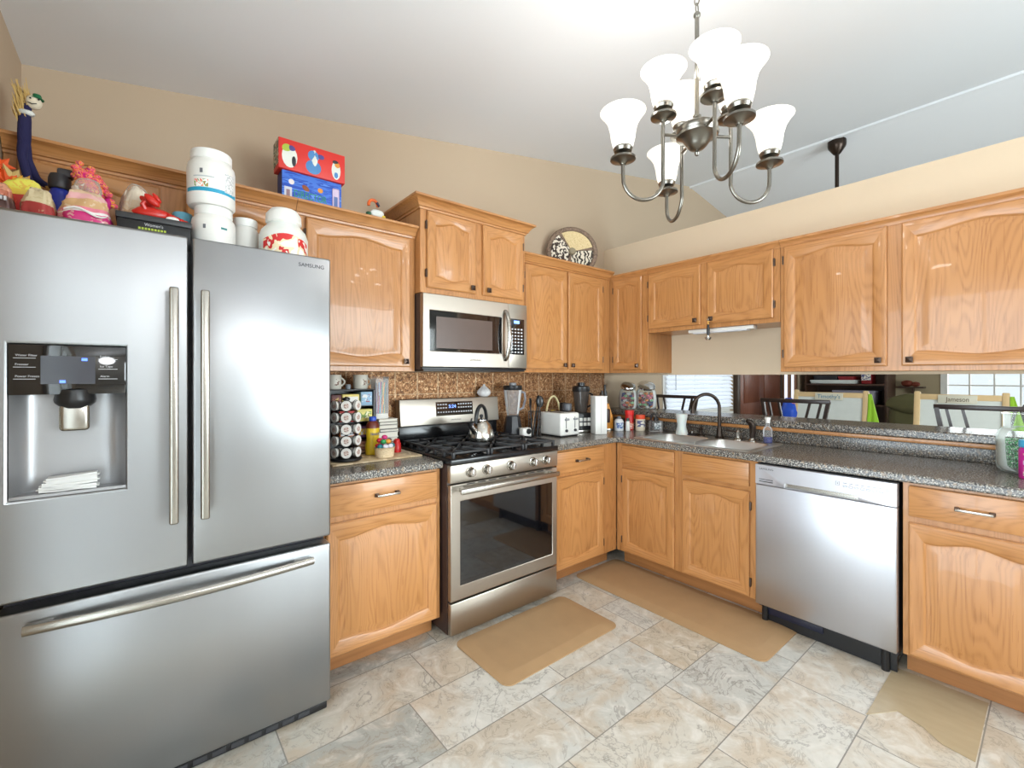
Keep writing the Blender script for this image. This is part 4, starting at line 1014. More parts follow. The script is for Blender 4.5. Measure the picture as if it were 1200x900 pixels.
mb = MB(); mb.box(-2.7562, -2.7550, -.322, -.226, 2.345, 2.462, patch('side_print', [(120, 90, 60), (70, 84, 60), (200, 190, 160), (150, 60, 44)], 40)); mb.build('side_panel', rb)
def blobs(nm, lst):
    mb = MB()
    for (x, z, rx, rz, m) in lst: mb.ball((x, -.325, z), (rx, .0014+.0003*len(mb.bm.verts)/200, rz), m, 12)
    mb.build(nm, rb)
ws = P('sticker_white', (232, 234, 226), .5); ls = P('sticker_lime', (176, 196, 70), .5); ps = P('sticker_plum', (84, 70, 140), .5); bs = P('sticker_sky', (80, 140, 200), .5); ks = P('sticker_ink', (40, 40, 50), .5); os_ = P('sticker_amber', (226, 150, 60), .5)
blobs('sticker', [(-2.707, 2.385, .034, .052, ws), (-2.718, 2.42, .022, .022, ls), (-2.70, 2.425, .018, .015, ps), (-2.69, 2.37, .012, .028, ks)])
blobs('sticker', [(-2.60, 2.365, .036, .034, bs), (-2.60, 2.42, .026, .026, bs), (-2.595, 2.40, .014, .05, ws), (-2.565, 2.425, .016, .012, ps)])
blobs('sticker', [(-2.492, 2.38, .022, .046, ws), (-2.492, 2.36, .014, .022, bs), (-2.488, 2.405, .015, .018, os_), (-2.495, 2.42, .015, .010, ks)])
ty = thing('toy_figure', 'tiny white toy with an orange and black ring on the cabinet crown', 'toy', (-2.30, -.35, 2.1815)); q = Vector((-2.30, -.35, 2.1815))
mb = MB(); mb.ball(q+Vector((.012, 0, .022)), (.038, .016, .021), P('toy_white', (226, 228, 222), .5), 16, .15, 3); mb.build('body', ty)
mb = MB(); mb.tube([q+Vector((-.010+.024*math.cos(t), 0, .062+.026*math.sin(t))) for t in [PI*1.15*i/12-.2 for i in range(13)]], .008, 8, P('toy_orange', (226, 100, 30), .5)); mb.build('ring', ty)
mb = MB(); mb.tube([q+Vector((.008, -.006, .078)), q+Vector((.02, -.006, .058))], .007, 8, P('toy_navy', (30, 30, 60), .5)); mb.build('stripe', ty)
mb = MB(); mb.ball(q+Vector((-.035, 0, .012)), (.014, .014, .011), P('toy_green', (40, 90, 60), .5), 10); mb.build('wheel', ty)
mb = MB(); mb.ball(q+Vector((.045, 0, .010)), (.014, .012, .009), P('toy_yellow', (230, 200, 60), .5), 10); mb.build('wheel', ty)
# round woven platter
PLM = Matrix.Translation((-.60, -.165, zt_+.206)) @ Matrix.Rotation(-.60, 4, 'Z') @ Matrix.Rotation(-.14, 4, 'X') @ Matrix.Rotation(PI/2, 4, 'X')
pl = thing('woven_platter', 'round brown platter with spotted, cream and striped segments standing on the corner cabinet', 'platter', (-.60, -.165, zt_))
RIM = patch('rope_brown', [(118, 96, 80), (140, 118, 100), (96, 78, 66)], 70, .8)
mb = MB(); mb.lathe([(0, -.012), (.185, -.012), (.205, -.006), (.208, .006), (.196, .016), (.176, .014), (.172, .004), (.0, .002)], n=48, mat=RIM, M=PLM); mb.build('rim', pl)
def seg(nm, a0, a1, m, lab):
    mb = MB(); pts = [(.028*math.cos(a0), .028*math.sin(a0))] + [(.17*math.cos(a0+(a1-a0)*i/16), .17*math.sin(a0+(a1-a0)*i/16)) for i in range(17)] + [(.028*math.cos(a1), .028*math.sin(a1))]
    mb.polyz(pts, .003, .008, m, M=PLM); o = mb.build(nm, pl); o['label'] = lab
LEO = N('leopard_print'); f = LEO.noise(LEO.coord(), 48, 2, .5, .3); LEO.set(col=LEO.ramp(f, [(0, L(60, 44, 36)), (.50, L(232, 222, 204))], 'CONSTANT'), rough=.7)
ZEB = N('zebra_print'); v = ZEB.coord(); wv = ZEB.new('ShaderNodeTexWave'); ZEB.link(v, wv.inputs[0]); wv.inputs['Scale'].default_value = 13; wv.inputs['Distortion'].default_value = 9; wv.inputs['Detail Scale'].default_value = 1.6
ZEB.set(col=ZEB.ramp(wv.outputs['Fac'], [(0, L(56, 46, 38)), (.5, L(226, 216, 196))], 'CONSTANT'), rough=.7)
CRM = patch('cream_weave', [(214, 190, 140), (226, 204, 158), (202, 176, 126)], 110, .8)
seg('segment', math.radians(128), math.radians(242), LEO.m, 'dark-spotted segment'); seg('segment', math.radians(14), math.radians(118), CRM, 'cream woven segment'); seg('segment', math.radians(-100), math.radians(4), ZEB.m, 'dark striped segment')
mb = MB(); mb.lathe([(.030, .003), (.030, .012), (.022, .022), (0, .025)], n=18, mat=P('boss_grey', (150, 138, 112), .6), M=PLM); mb.build('boss', pl)

# ------------------------------------------------------------------ worktop left of the range
BO = thing('cutting_board', 'pale stone-patterned cutting board under the coffee pods and basket', 'board', (-2.28, -.25, CT+.0008))
mb = MB(); mb.box(-2.55, -2.078, -.455, -.03, CT+.0008, CT+.009, patch('marbled_board', [(196, 170, 132), (214, 192, 156), (182, 156, 120), (220, 204, 176)], 9, .35), .003); mb.build('board', BO)
ZB = CT+.0098
kc = Vector((-2.452, -.355, ZB))
CS = thing('pod_carousel', 'black revolving carousel holding rows of coffee pods beside the refrigerator', 'carousel', kc)
mb = MB(); mb.lathe([(0, 0), (.072, 0), (.078, .006), (.074, .014), (0, .016)], kc, 28, BLACK); mb.build('base', CS)
mb = MB(); mb.cyl(kc+Vector((0, 0, .014)), kc+Vector((0, 0, .305)), .008, n=12, mat=BLACK); mb.lathe([(.018, .30), (.018, .312), (.006, .318), (0, .318)], kc, 16, BLACK); mb.build('post', CS)
rowz = [.286, .228, .170, .112, .054]; rn = ['top', 'second', 'middle', 'fourth', 'bottom']
mb = MB(); ang = [-PI/2-.33-.95, -PI/2-.33, -PI/2-.33+.95]; an = ['left', 'centre', 'right']
for zz in rowz:
    for a in ang:
        d = Vector((math.cos(a), math.sin(a), 0)); u = Vector((-d.y, d.x, 0)); p = kc+d*.054+Vector((0, 0, zz-.010))
        mb.tube([p+u*.0265*math.cos(t)+Vector((0, 0, .0265*math.sin(t))) for t in [2*PI*i/16 for i in range(16)]], .002, 6, BLACK, closed=True); mb.tube([kc+Vector((0, 0, zz-.010-.0265)), p-Vector((0, 0, .0265))], .002, 6, BLACK)
mb.build('holder_rings', CS)
for ir, zz in enumerate(rowz):
    for ia, a in enumerate(ang):
        d = Vector((math.cos(a), math.sin(a), .0)); p = kc+d*.068+Vector((0, 0, zz-.010))
        po = thing('coffee_pod', 'white-lidded coffee pod, %s row of the black carousel, %s column' % (rn[ir], an[ia]), 'coffee pod', p, 0, 'coffee pods on the carousel')
        T = Matrix.Translation(p) @ d.to_track_quat('Z', 'Y').to_matrix().to_4x4()
        mb = MB(); mb.lathe([(0, -.044), (.017, -.044), (.018, -.042), (.0225, 0), (.0225, .001)], n=18, mat=WHITEP, M=T); mb.build('cup', po)
        mb = MB(); mb.lathe([(.0225, 0), (.0250, .0), (.0250, .0018), (.0, .0022)], n=20, mat=P('foil_lid', (232, 228, 222), .3), M=T); mb.build('lid', po)
        mb = MB(); mb.lathe([(.0125, .0022), (.011, .0030), (0, .0030)], n=18, mat=patch('lid_print', [(232, 226, 220), (150, 96, 80), (222, 206, 196), (190, 150, 136)], 130), M=T); mb.build('lid_print', po)
# black drawer rack with tea boxes
RK = thing('tea_rack', 'black open tiered rack of tea boxes behind the coffee pods', 'rack', (-2.32, -.16, ZB)); rx0, rx1, ry0, ry1 = -2.49, -2.253, -.225, -.075
mb = MB()
for x in (rx0, rx1): mb.box(x-.003, x+.003, ry0, ry1, ZB, ZB+.345, BLACK)
mb.box(rx0, rx1, ry1-.003, ry1, ZB, ZB+.345, BLACK); mb.box(rx0-.004, rx1+.004, ry0-.004, ry1, ZB+.345, ZB+.351, BLACK, .001); mb.build('frame', RK)
shz = [0.0, .085, .172, .259]
for s_ in shz: 
    mb = MB(); mb.box(rx0+.0032, rx1-.0032, ry0+.001, ry1-.0032, ZB+s_, ZB+s_+.003, BLACK); mb.build('shelf', RK)
def tea(label, x0, x1, lev, h, m, front=None):
    z0 = ZB+shz[lev]+.0035; t = thing('tea_box', label, 'box', ((x0+x1)/2, -.16, z0))
    mb = MB(); mb.box(x0, x1, ry0+.004, ry1-.02, z0, z0+h, m, .002); b = mb.build('body', t)
    mb = MB(); mb.box(x0+.006, x1-.006, ry0+.0032, ry0+.004, z0+h*.25, z0+h*.8, front or LINEW); mb.build('label_panel', b)
tea('pale blue tea box on the top tier of the black rack', -2.325, -2.262, 3, .074, P('tea_blue', (150, 186, 214), .5), patch('tea_crest', [(226, 226, 226), (150, 186, 214), (170, 60, 60)], 45))
tea('white and yellow tea box on the top tier of the black rack', -2.425, -2.335, 3, .062, P('tea_white_yellow', (236, 214, 120), .5), P('tea_white', (238, 236, 230), .5))
tea('dark maroon tea box at the left of the top tier of the rack', -2.483, -2.43, 3, .060, P('tea_maroon', (86, 30, 34), .5), patch('tea_gold', [(120, 60, 50), (200, 170, 90)], 50))
tea('lemon yellow tea box with green print on the upper middle tier', -2.345, -2.262, 2, .066, P('tea_lemon', (226, 214, 120), .5), patch('tea_leaf', [(226, 214, 120), (120, 150, 70), (236, 230, 190)], 40))
tea('red tea box behind the pods on the upper middle tier', -2.44, -2.36, 2, .060, P('tea_red', (176, 50, 44), .5))
tea('white tea box with yellow and purple print on the lower middle tier', -2.345, -2.262, 1, .058, P('tea_plum', (120, 80, 120), .5), patch('tea_bars', [(236, 236, 230), (226, 190, 60), (236, 236, 230)], 20))
tea('orange tea box behind the pods on the lower middle tier', -2.44, -2.36, 1, .058, P('tea_orange', (206, 120, 50), .5))
for i in range(4):
    mb = MB(); mb.box(-2.335+.0, -2.262, ry0+.006, ry1-.03, ZB+.0035+i*.016, ZB+.0175+i*.016, P('packet_%d' % (i % 2), ((214, 170, 140), (190, 130, 110))[i % 2], .6), .003)
    solo(mb, 'snack_packet', 'flat tan packet in the bottom tier of the black rack, %s of four' % ('lowest', 'second up', 'third up', 'topmost')[i], 'packet', (-2.30, -.15, ZB+.0035+i*.016), 'packets in the bottom tier')
ZR = ZB+.3515
def mug(label, x, r):
    t = thing('mug', label, 'mug', (x, -.15, ZR)); q = (x, -.15, ZR)
    mb = MB(); mb.lathe([(0, 0), (r*.9, 0), (r, .006), (r, .076), (r*.97, .078), (r*.92, .076), (r*.92, .008), (0, .008)], q, 24, P('mug_cream', (226, 222, 210), .3)); b = mb.build('body', t)
    mb = MB(); mb.tube([(x+r*.96+.024*math.sin(PI*i/10), -.15+.01, ZR+.014+.05*i/10) for i in range(11)], .005, 8, P('mug_cream', (226, 222, 210), .3)); mb.build('handle', t)
    mb = MB(); tb = bmesh.new(); k = 8
    lo = [tb.verts.new((x+r*1.006*math.cos(-1.9+.9*i/k), -.15+r*1.006*math.sin(-1.9+.9*i/k), ZR+.02)) for i in range(k+1)]; hi = [tb.verts.new((v.co.x, v.co.y, ZR+.055)) for v in lo]
    for i in range(k): tb.faces.new((lo[i], lo[i+1], hi[i+1], hi[i]))
    mb.add(tb, patch('mug_print', [(226, 222, 210), (226, 222, 210), (120, 80, 60), (226, 222, 210)], 60)); mb.build('print', b)
mug('cream printed mug on the black rack next to the refrigerator', -2.445, .036); mug('cream printed mug on the right end of the black rack', -2.302, .040)
mb = MB(); mb.lathe([(0, 0), (.013, 0), (.014, .022), (.012, .026), (0, .026)], (-2.374, -.16, ZR), 14, P('grey_cap', (140, 148, 156), .4)); solo(mb, 'spice_jar', 'tiny grey-lidded jar between the two mugs on the black rack', 'jar', (-2.374, -.16, ZR))
# stack of notebooks with the straw box on top
rnd = random.Random(4); z = ZB; bcols = [(150, 40, 40), (206, 200, 190), (226, 222, 214), (70, 66, 62), (190, 186, 176), (120, 116, 108), (214, 208, 196)]; bh = [.052, .026, .030, .018, .022, .018, .016]; bn = ['red notebook at the bottom of the stack', 'pale grey book second from the bottom of the stack', 'thick white pad in the lower half of the stack', 'dark grey book in the middle of the stack', 'grey magazine above the dark book in the stack', 'brown-grey booklet just below the top pad of the stack', 'white pad on top of the stack under the straw box']
for i, h in enumerate(bh):
    x0 = -2.232+.008*rnd.random(); x1 = -2.118+.012*rnd.random(); t = thing('notebook', bn[i], 'book', ((x0+x1)/2, -.16, z), 0, 'stacked books beside the range')
    c = P('cover_%d' % i, bcols[i], .5); mb = MB(); mb.box(x0, x1, -.235, -.07, z, z+.003, c, .0008); mb.box(x0, x1, -.235, -.07, z+h-.004, z+h-.0006, c, .0008); mb.box(x0, x0+.003, -.235, -.07, z, z+h-.0006, c, .0008); mb.build('cover', t)
    mb = MB(); mb.box(x0+.003, x1-.004, -.231, -.074, z+.003, z+h-.004, P('paper', (232, 228, 216), .8)); mb.build('pages', t); z += h
sx0, sx1, sy0, sy1, sz0, szh = -2.242, -2.168, -.222, -.148, z+.0005, .225
sb = thing('straw_box', 'clear box of coloured drinking straws standing on the stacked books', 'box', (-2.205, -.185, sz0))
mb = MB()
mb.box(sx0, sx1, sy0, sy0+.0015, sz0+.03, sz0+szh, CPLAST); mb.box(sx0, sx1, sy1-.0015, sy1, sz0+.03, sz0+szh, CPLAST); mb.box(sx0, sx0+.0015, sy0+.0015, sy1-.0015, sz0+.03, sz0+szh, CPLAST); mb.box(sx1-.0015, sx1, sy0+.0015, sy1-.0015, sz0+.03, sz0+szh, CPLAST); mb.build('clear_wall', sb)
mb = MB(); mb.box(sx0, sx1, sy0, sy1, sz0, sz0+.03, P('frosted_base', (222, 220, 214), .4), .003); mb.build('base', sb)
mb = MB(); mb.box(sx0-.002, sx1+.002, sy0-.002, sy1+.002, sz0+szh, sz0+szh+.012, CPLAST, .002); mb.build('lid', sb)
scol = {'teal': (20, 140, 150), 'magenta': (190, 50, 110), 'orange': (232, 130, 60), 'pale blue': (150, 190, 220), 'yellow': (226, 200, 90), 'purple': (110, 60, 130), 'peach': (236, 180, 150)}
cn = ['purple', 'magenta', 'teal', 'pale blue', 'orange', 'teal', 'yellow', 'peach', 'magenta', 'teal', 'pale blue', 'orange', 'peach', 'teal']
cnt = {}; rnd = random.Random(6)
for i, c in enumerate(cn):
    k = cnt.get(c, 0); cnt[c] = k+1; tilt = .022*(1 if i % 3 else -.3)
    x = sx0+.012+(i % 7)*.0072; y = sy0+.016+(i//7)*.030
    mb = MB(); mb.tube([(x, y, sz0+.0305), (x+tilt*.45, y+.003, sz0+.12), (x+tilt*.9, y+.006, sz0+.205)], .0038, 8, P('straw_'+c, scol[c], .5))
    solo(mb, 'drinking_straw', '%s drinking straw in the clear box on the books' % c, 'straw', (x, y, sz0+.0305), '%s straws in the clear box' % c)
# chocolate drink bottle and pod basket
yb = thing('drink_mix_bottle', 'yellow drink mix bottle with blue cap behind the small basket', 'bottle', (-2.282, -.275, ZB)); q = (-2.282, -.275, ZB); YB = P('bottle_yellow', (232, 196, 40), .35)
ES = Matrix.Diagonal((1, .85, 1, 1))
def elath(mb, prof, m): mb.lathe(prof, (0, 0, 0), 24, m, M=Matrix.Translation(q) @ ES)
mb = MB(); elath(mb, [(0, 0), (.036, 0), (.039, .006), (.039, .05), (.034, .09), (.037, .13), (.036, .142)], YB); b = mb.build('body', yb)
mb = MB(); elath(mb, [(.036, .142), (.035, .160), (.026, .176), (.016, .182)], P('bottle_brown', (110, 44, 30), .35)); mb.build('shoulder', yb)
mb = MB(); elath(mb, [(.019, .180), (.020, .184), (.020, .200), (.017, .204), (0, .204)], P('cap_blue', (40, 80, 190), .35)); mb.build('cap', yb)
mb = MB(); mb.text('Nesquik', q[0]-.024, q[1]-.0335, ZB+.107, .015, P('letter_blue', (30, 60, 150), .5), w=.048); mb.build('lettering', b)
kb = thing('pod_basket', 'small round woven basket of colourful wrapped sweets by the range', 'basket', (-2.262, -.385, ZB)); q = (-2.262, -.385, ZB)
mb = MB(); mb.lathe([(0, .001), (.047, .001), (.051, .045), (.053, .048), (.050, .050), (.045, .006), (0, .006)], q, 28, patch('pale_wicker', [(222, 196, 156), (232, 210, 176), (206, 178, 136)], 90, .8, .2, stretch=(1, 1, 3))); mb.build('weave', kb)
mb = MB(); mb.tube([(q[0]+.052*math.cos(t), q[1]+.052*math.sin(t), ZB+.049) for t in [2*PI*i/24 for i in range(24)]], .003, 6, P('wicker_rim', (206, 178, 136), .7), closed=True); mb.build('rim', kb)
sw = [('teal', (20, 120, 130)), ('white', (226, 220, 230)), ('navy', (30, 40, 90)), ('green', (40, 150, 80)), ('orange', (236, 160, 60)), ('crimson', (206, 30, 60)), ('pink', (222, 60, 130))]
spots = [(-.034, -.022, .058, 0), (-.008, -.034, .058, 1), (.018, -.032, .058, 1), (.036, -.012, .058, 0), (.030, .018, .058, 2), (-.030, .012, .058, 5), (0, .028, .058, 6), (-.012, -.012, .080, 3), (.016, -.010, .080, 4), (-.024, .008, .086, 5), (.004, .010, .100, 6), (.028, .010, .082, 2)]
for i, (dx, dy, dz, ci) in enumerate(spots):
    nm, rgb = sw[ci]; p = (q[0]+dx, q[1]+dy, ZB+dz)
    mb = MB(); mb.ball(p, (.016, .014, .0125), P('sweet_'+nm, rgb, .3), 12, .1, i); solo(mb, 'wrapped_sweet', '%s wrapped sweet in the small woven basket' % nm, 'sweet', p, '%s sweets in the woven basket' % nm)
rt = thing('red_canister', 'small red plastic canister in front of the stacked books', 'canister', (-2.150, -.29, ZB)); q = (-2.150, -.29, ZB)
mb = MB(); mb.lathe([(0, 0), (.024, 0), (.025, .004), (.022, .05), (.016, .058)], q, 18, P('canister_red', (206, 34, 36), .35)); mb.build('body', rt); mb = MB(); mb.lathe([(.017, .056), (.017, .068), (.010, .074), (0, .074)], q, 16, P('canister_red', (206, 34, 36), .35)); mb.build('lid', rt)

# ------------------------------------------------------------------ worktop right of the range
Z1 = CT+.0008
bl_ = thing('blender', 'tall blender with dark base and clear jar right of the kettle', 'blender', (-1.19, -.14, Z1)); q = Vector((-1.19, -.14, Z1))
def sqlathe(mb, prof, c, m, n=4, rot=PI/4, bev=0):
    mb.lathe([(r*1.3, z) for r, z in prof], (0, 0, 0), n, m, M=Matrix.Translation(c) @ Matrix.Rotation(rot, 4, 'Z'))
mb = MB(); mb.lathe([(0, 0), (.070, 0), (.072, .008), (.060, .09), (.050, .145), (.040, .150), (0, .150)], q, 8, P('blender_dark', (48, 48, 52), .3)); mb.build('base', bl_)
mb = MB(); mb.box(q.x+.0, q.x+.03, q.y-.066, q.y-.060, Z1+.03, Z1+.07, SATIN, .004, M=None); mb.lathe([(.014, 0), (.014, .012), (0, .014)], n=14, mat=CHROME, M=Matrix.Translation((q.x+.012, q.y-.066, Z1+.05)) @ Matrix.Rotation(PI/2, 4, 'X')); mb.build('dial', bl_)
mb = MB(); mb.lathe([(.040, .150), (.044, .158), (.052, .22), (.066, .335), (.064, .335), (.050, .22), (.042, .162), (0, .160)], q, 20, CPLAST); mb.build('jar', bl_)
mb = MB(); mb.lathe([(.066, .333), (.068, .336), (.068, .362), (.060, .366), (0, .366)], q, 20, BLACK); mb.lathe([(.028, .366), (.026, .384), (0, .386)], q, 16, GREYP); mb.build('lid', bl_)
mb = MB(); mb.tube([q+Vector((.058, -.01, .325)), q+Vector((.10, -.015, .31)), q+Vector((.105, -.016, .26)), q+Vector((.085, -.014, .20)), q+Vector((.052, -.01, .19))], .009, 10, P('clear_grey', (150, 150, 158), .3)); mb.build('handle', bl_)
tm = thing('kitchen_timer', 'small white kitchen gadget with dark dial in front of the blender', 'timer', (-1.165, -.245, Z1)); 
mb = MB(); mb.box(-1.205, -1.125, -.275, -.222, Z1, Z1+.07, WHITEP, .014, 3); mb.build('body', tm)
mb = MB(); mb.lathe([(.02, 0), (.02, .006), (0, .008)], n=18, mat=BLACK, M=Matrix.Translation((-1.158, -.275, Z1+.046)) @ Matrix.Rotation(PI/2, 4, 'X')); mb.build('dial', tm); mb = MB(); mb.box(-1.19, -1.135, -.278, -.274, Z1+.008, Z1+.016, GREYP); mb.build('slot', tm)
uh = thing('utensil_holder', 'black wire utensil holder between the blender and the white toaster', 'holder', (-1.055, -.225, Z1)); q = Vector((-1.055, -.225, Z1))
mb = MB()
for zz in (.003, .06, .12, .178): mb.tube([q+Vector((.045*math.cos(t), .045*math.sin(t), zz)) for t in [2*PI*i/20 for i in range(20)]], .0022, 6, BLACK, closed=True)
for i in range(10):
    a = i*PI/5; mb.tube([q+Vector((.045*math.cos(a), .045*math.sin(a), .003)), q+Vector((.045*math.cos(a+.3), .045*math.sin(a+.3), .09)), q+Vector((.045*math.cos(a), .045*math.sin(a), .178))], .0018, 6, BLACK)
mb.build('wire_frame', uh)
mb = MB(); mb.lathe([(0, 0), (.043, 0), (.043, .003), (0, .003)], q, 20, BLACK); mb.build('bottom', uh)
def utensil(nm, label, dx, dy, top, kind, tilt):
    a = q+Vector((dx, dy, .0045)); b_ = a+Vector((tilt[0], tilt[1], top)); d = (b_-a).normalized(); t = thing(nm, label, nm.split('_')[-1], a)
    mb = MB(); mb.tube([a, b_], [.005, .0045], 8, BLACK if kind != 'wood' else OAKV); mb.build('handle', t)
    mb = MB()
    if kind == 'spat': mb.box(-.022, .022, -.002, .002, -.005, .055, BLACK, .002, M=Matrix.Translation(b_) @ Matrix.Rotation(.5, 4, 'Z'))
    elif kind == 'wood': mb.ball(b_+d*.018, (.015, .006, .024), OAKV, 12)
    else:
        T = Matrix.Translation(b_+d*.028) @ Matrix.Rotation(.62 if kind == 's1' else 1.1, 4, 'Z'); mb.ball((0, 0, 0), (.030, .010, .046), P('nylon_black', (40, 42, 44), .25), 16, M=Matrix.Identity(4)) if False else mb.ball(b_+d*.028, (.027, .012, .044), P('nylon_black', (40, 42, 44), .25), 16, M=Matrix.Rotation(-.6 if kind == 's1' else .2, 4, 'Z'))
    mb.build('head', t)
utensil('serving_spoon', 'black nylon spoon, left one of the pair in the wire utensil holder', .006, -.018, .215, 's1', (.022, -.004)); utensil('serving_spoon', 'black nylon spoon, right one of the pair in the wire utensil holder', -.016, .004, .218, 's2', (.058, .008))
utensil('turner_spatula', 'black spatula leaning left in the wire utensil holder', -.018, .004, .215, 'spat', (-.020, 0)); utensil('wooden_spoon', 'wooden spoon in the wire utensil holder', -.018, .016, .19, 'wood', (.045, .01))
to = thing('toaster', 'white four-slice toaster with two levers on the corner worktop', 'toaster', (-.88, -.30, Z1)); tx0, tx1, ty0, ty1 = -.978, -.785, -.415, -.185
mb = MB(); mb.box(tx0, tx1, ty0, ty1, Z1+.008, Z1+.17, WHITEP, .016, 4); mb.build('body', to)
mb = MB(); mb.box(tx0+.01, tx1-.01, ty0+.012, ty1-.012, Z1, Z1+.012, BLACK, .002); mb.build('base', to)
for i in range(2):
    for j in range(2):
        mb = MB(); x = tx0+.030+i*.092+j*.026; mb.box(x, x+.016, ty0+.04, ty1-.03, Z1+.1685, Z1+.1712, BLACK); mb.build('slot', to)
    x = tx0+.052+i*.090
    mb = MB(); mb.box(x-.003, x+.003, ty0-.001, ty0+.002, Z1+.06, Z1+.14, DGREY); mb.box(x-.017, x+.017, ty0-.018, ty0, Z1+.118, Z1+.132, GREYP, .003); mb.build('lever', to)
    mb = MB(); mb.lathe([(.010, 0), (.010, .010), (0, .012)], n=14, mat=DGREY, M=Matrix.Translation((x, ty0, Z1+.045)) @ Matrix.Rotation(PI/2, 4, 'X')); mb.build('dial', to)
fb = thing('fruit_basket', 'small basket with arched cream handle behind the toaster', 'basket', (-.745, -.10, Z1)); q = Vector((-.745, -.10, Z1)); WK = patch('pale_wicker', [(222, 196, 156), (232, 210, 176), (206, 178, 136)], 90, .8)
mb = MB(); mb.lathe([(0, 0), (.06, 0), (.08, .09), (.083, .095), (.078, .095), (.058, .006), (0, .006)], q, 24, WK); mb.build('bowl', fb)
mb = MB(); mb.tube([q+Vector((-.08*math.cos(t), 0, .09+.185*math.sin(t))) for t in [PI*i/16 for i in range(17)]], .008, 8, P('cream_handle', (236, 222, 170), .6)); mb.build('handle', fb)
mb = MB(); 
mb.tube([(-.79+.10*i/8, -.10+.002*i, Z1+.102+.05*math.sin(PI*(i+1)/10)) for i in range(9)], [.008]+[.016]*7+[.006], 10, P('banana', (230, 196, 60), .5)); solo(mb, 'banana', 'yellow banana lying in the basket behind the toaster', 'fruit', (-.745, -.10, Z1+.10))
# grinder and push-button blender
cg = thing('coffee_grinder', 'grey and white coffee grinder between the toaster and the push-button blender', 'grinder', (-.735, -.24, Z1))
mb = MB(); mb.poly([(-.775, Z1), (-.705, Z1), (-.715, Z1+.03), (-.735, Z1+.125), (-.775, Z1+.135)], -.31, -.19, P('pale_grey', (206, 206, 202), .35), .004); mb.build('base', cg)
mb = MB(); mb.lathe([(.012, .13), (.012, .165), (.034, .172), (.037, .215), (.033, .225), (0, .228)], (-.745, -.25, Z1), 20, P('smoky_cup', (84, 86, 92), .3)); mb.build('cup', cg); mb = MB(); mb.box(-.768, -.716, -.225, -.185, Z1+.13, Z1+.23, BLACK, .01); mb.build('motor_housing', cg)
pb = thing('blender', 'black push-button blender with white keys left of the tall white carton', 'blender', (-.60, -.25, Z1)); q = Vector((-.605, -.265, Z1)); PM = Matrix.Translation(q) @ Matrix.Rotation(-.35, 4, 'Z')
mb = MB(); mb.poly([(-.075, 0), (.075, 0), (.06, .15), (-.06, .15)], -.065, .07, P('gadget_black', (34, 34, 36), .3), .006, M=PM); bb_ = mb.build('base', pb); mb = MB(); mb.box(-.077, .077, -.069, .072, -.0002, .022, SATIN, .004, M=PM); mb.build('foot_band', pb)
for i in range(3):
    for j in range(2): mb = MB(); mb.box(-.048+i*.034, -.022+i*.034, -.071, -.064, .052+j*.036, .078+j*.036, WHITEP, .003, M=PM); mb.build('key', bb_)
mb = MB(); mb.lathe([(.044, .150), (.048, .16), (.052, .20), (.064, .315), (.061, .315), (.05, .20), (.044, .165), (0, .16)], n=18, mat=glassy('smoked_glass', (120, 110, 104), .05, .35), M=PM); mb.build('jar', pb); mb = MB(); mb.lathe([(.066, .313), (.069, .318), (.067, .35), (.05, .356), (.03, .358), (.03, .382), (0, .384)], n=18, mat=BLACK, M=PM); mb.build('lid', pb)
mb = MB(); mb.lathe([(.036, .162), (.030, .172), (.006, .176), (0, .19)], n=10, mat=SATIN, M=PM); mb.build('blade', pb)
mb = MB(); mb.tube([PM @ Vector((.06, 0, .30)), PM @ Vector((.098, 0, .29)), PM @ Vector((.098, 0, .21)), PM @ Vector((.055, 0, .19))], .009, 8, BLACK); mb.build('handle', pb)
wb = thing('carton', 'tall plain white carton standing in the corner of the worktop', 'carton', (-.60, -.435, Z1)); CM_ = Matrix.Translation((-.585, -.425, Z1)) @ Matrix.Rotation(-.5, 4, 'Z')
mb = MB(); mb.box(-.046, .046, -.05, .05, 0, .275, P('carton_white', (238, 236, 230), .5), .003, M=CM_); b = mb.build('body', wb)
mb = MB(); mb.box(-.049, .049, -.053, .053, .275, .283, P('carton_lid', (246, 244, 240), .5), .002, M=CM_); mb.build('lid', wb); mb = MB(); mb.box(-.002, .002, -.0507, -.05, .01, .27, P('carton_seam', (206, 202, 196), .6), M=CM_); mb.build('seam', b)
# orange knife block
kbk = thing('knife_block', 'orange knife block with black-handled knives right of the white carton', 'knife block', (-.37, -.30, Z1)); KM = Matrix.Translation((-.345, -.285, Z1)) @ Matrix.Rotation(-.55, 4, 'Z')
OB = P('block_orange', (226, 150, 50), .4); mb = MB(); mb.poly([(-.05, 0), (.055, 0), (.055, .10), (.02, .215), (-.05, .19)], -.05, .05, OB, .006, M=KM); mb.build('body', kbk)
mb = MB(); mb.box(-.02, .025, -.0515, -.050, .06, .17, P('block_dark', (60, 34, 30), .4), .008, M=KM); mb.build('front_inlay', kbk)
mb = MB(); mb.box(-.055, .06, -.055, .055, -.0004, .012, SATIN, .002, M=KM); mb.build('base_plate', kbk)
for i, (dx, dy, hgt, w) in enumerate(((-.03, -.025, .11, 'left'), (-.005, -.02, .155, 'tallest'), (.018, .02, .10, 'right rear'), (-.02, .028, .09, 'left rear'))):
    p = KM @ Vector((dx, dy, .208 if dx < 0 else .214)); t = thing('knife', 'black-handled knife in the orange block, the %s one' % w, 'knife', p, 0, 'knives in the orange block')
    mb = MB(); mb.box(-.008, .008, -.012, .012, .004, hgt, BLACK, .004, M=Matrix.Translation(p) @ Matrix.Rotation(-.55, 4, 'Z')); mb.build('handle', t); mb = MB(); mb.box(-.0085, .0085, -.0125, .0125, .0, .006, SATIN, .001, M=Matrix.Translation(p) @ Matrix.Rotation(-.55, 4, 'Z')); mb.build('bolster', t)
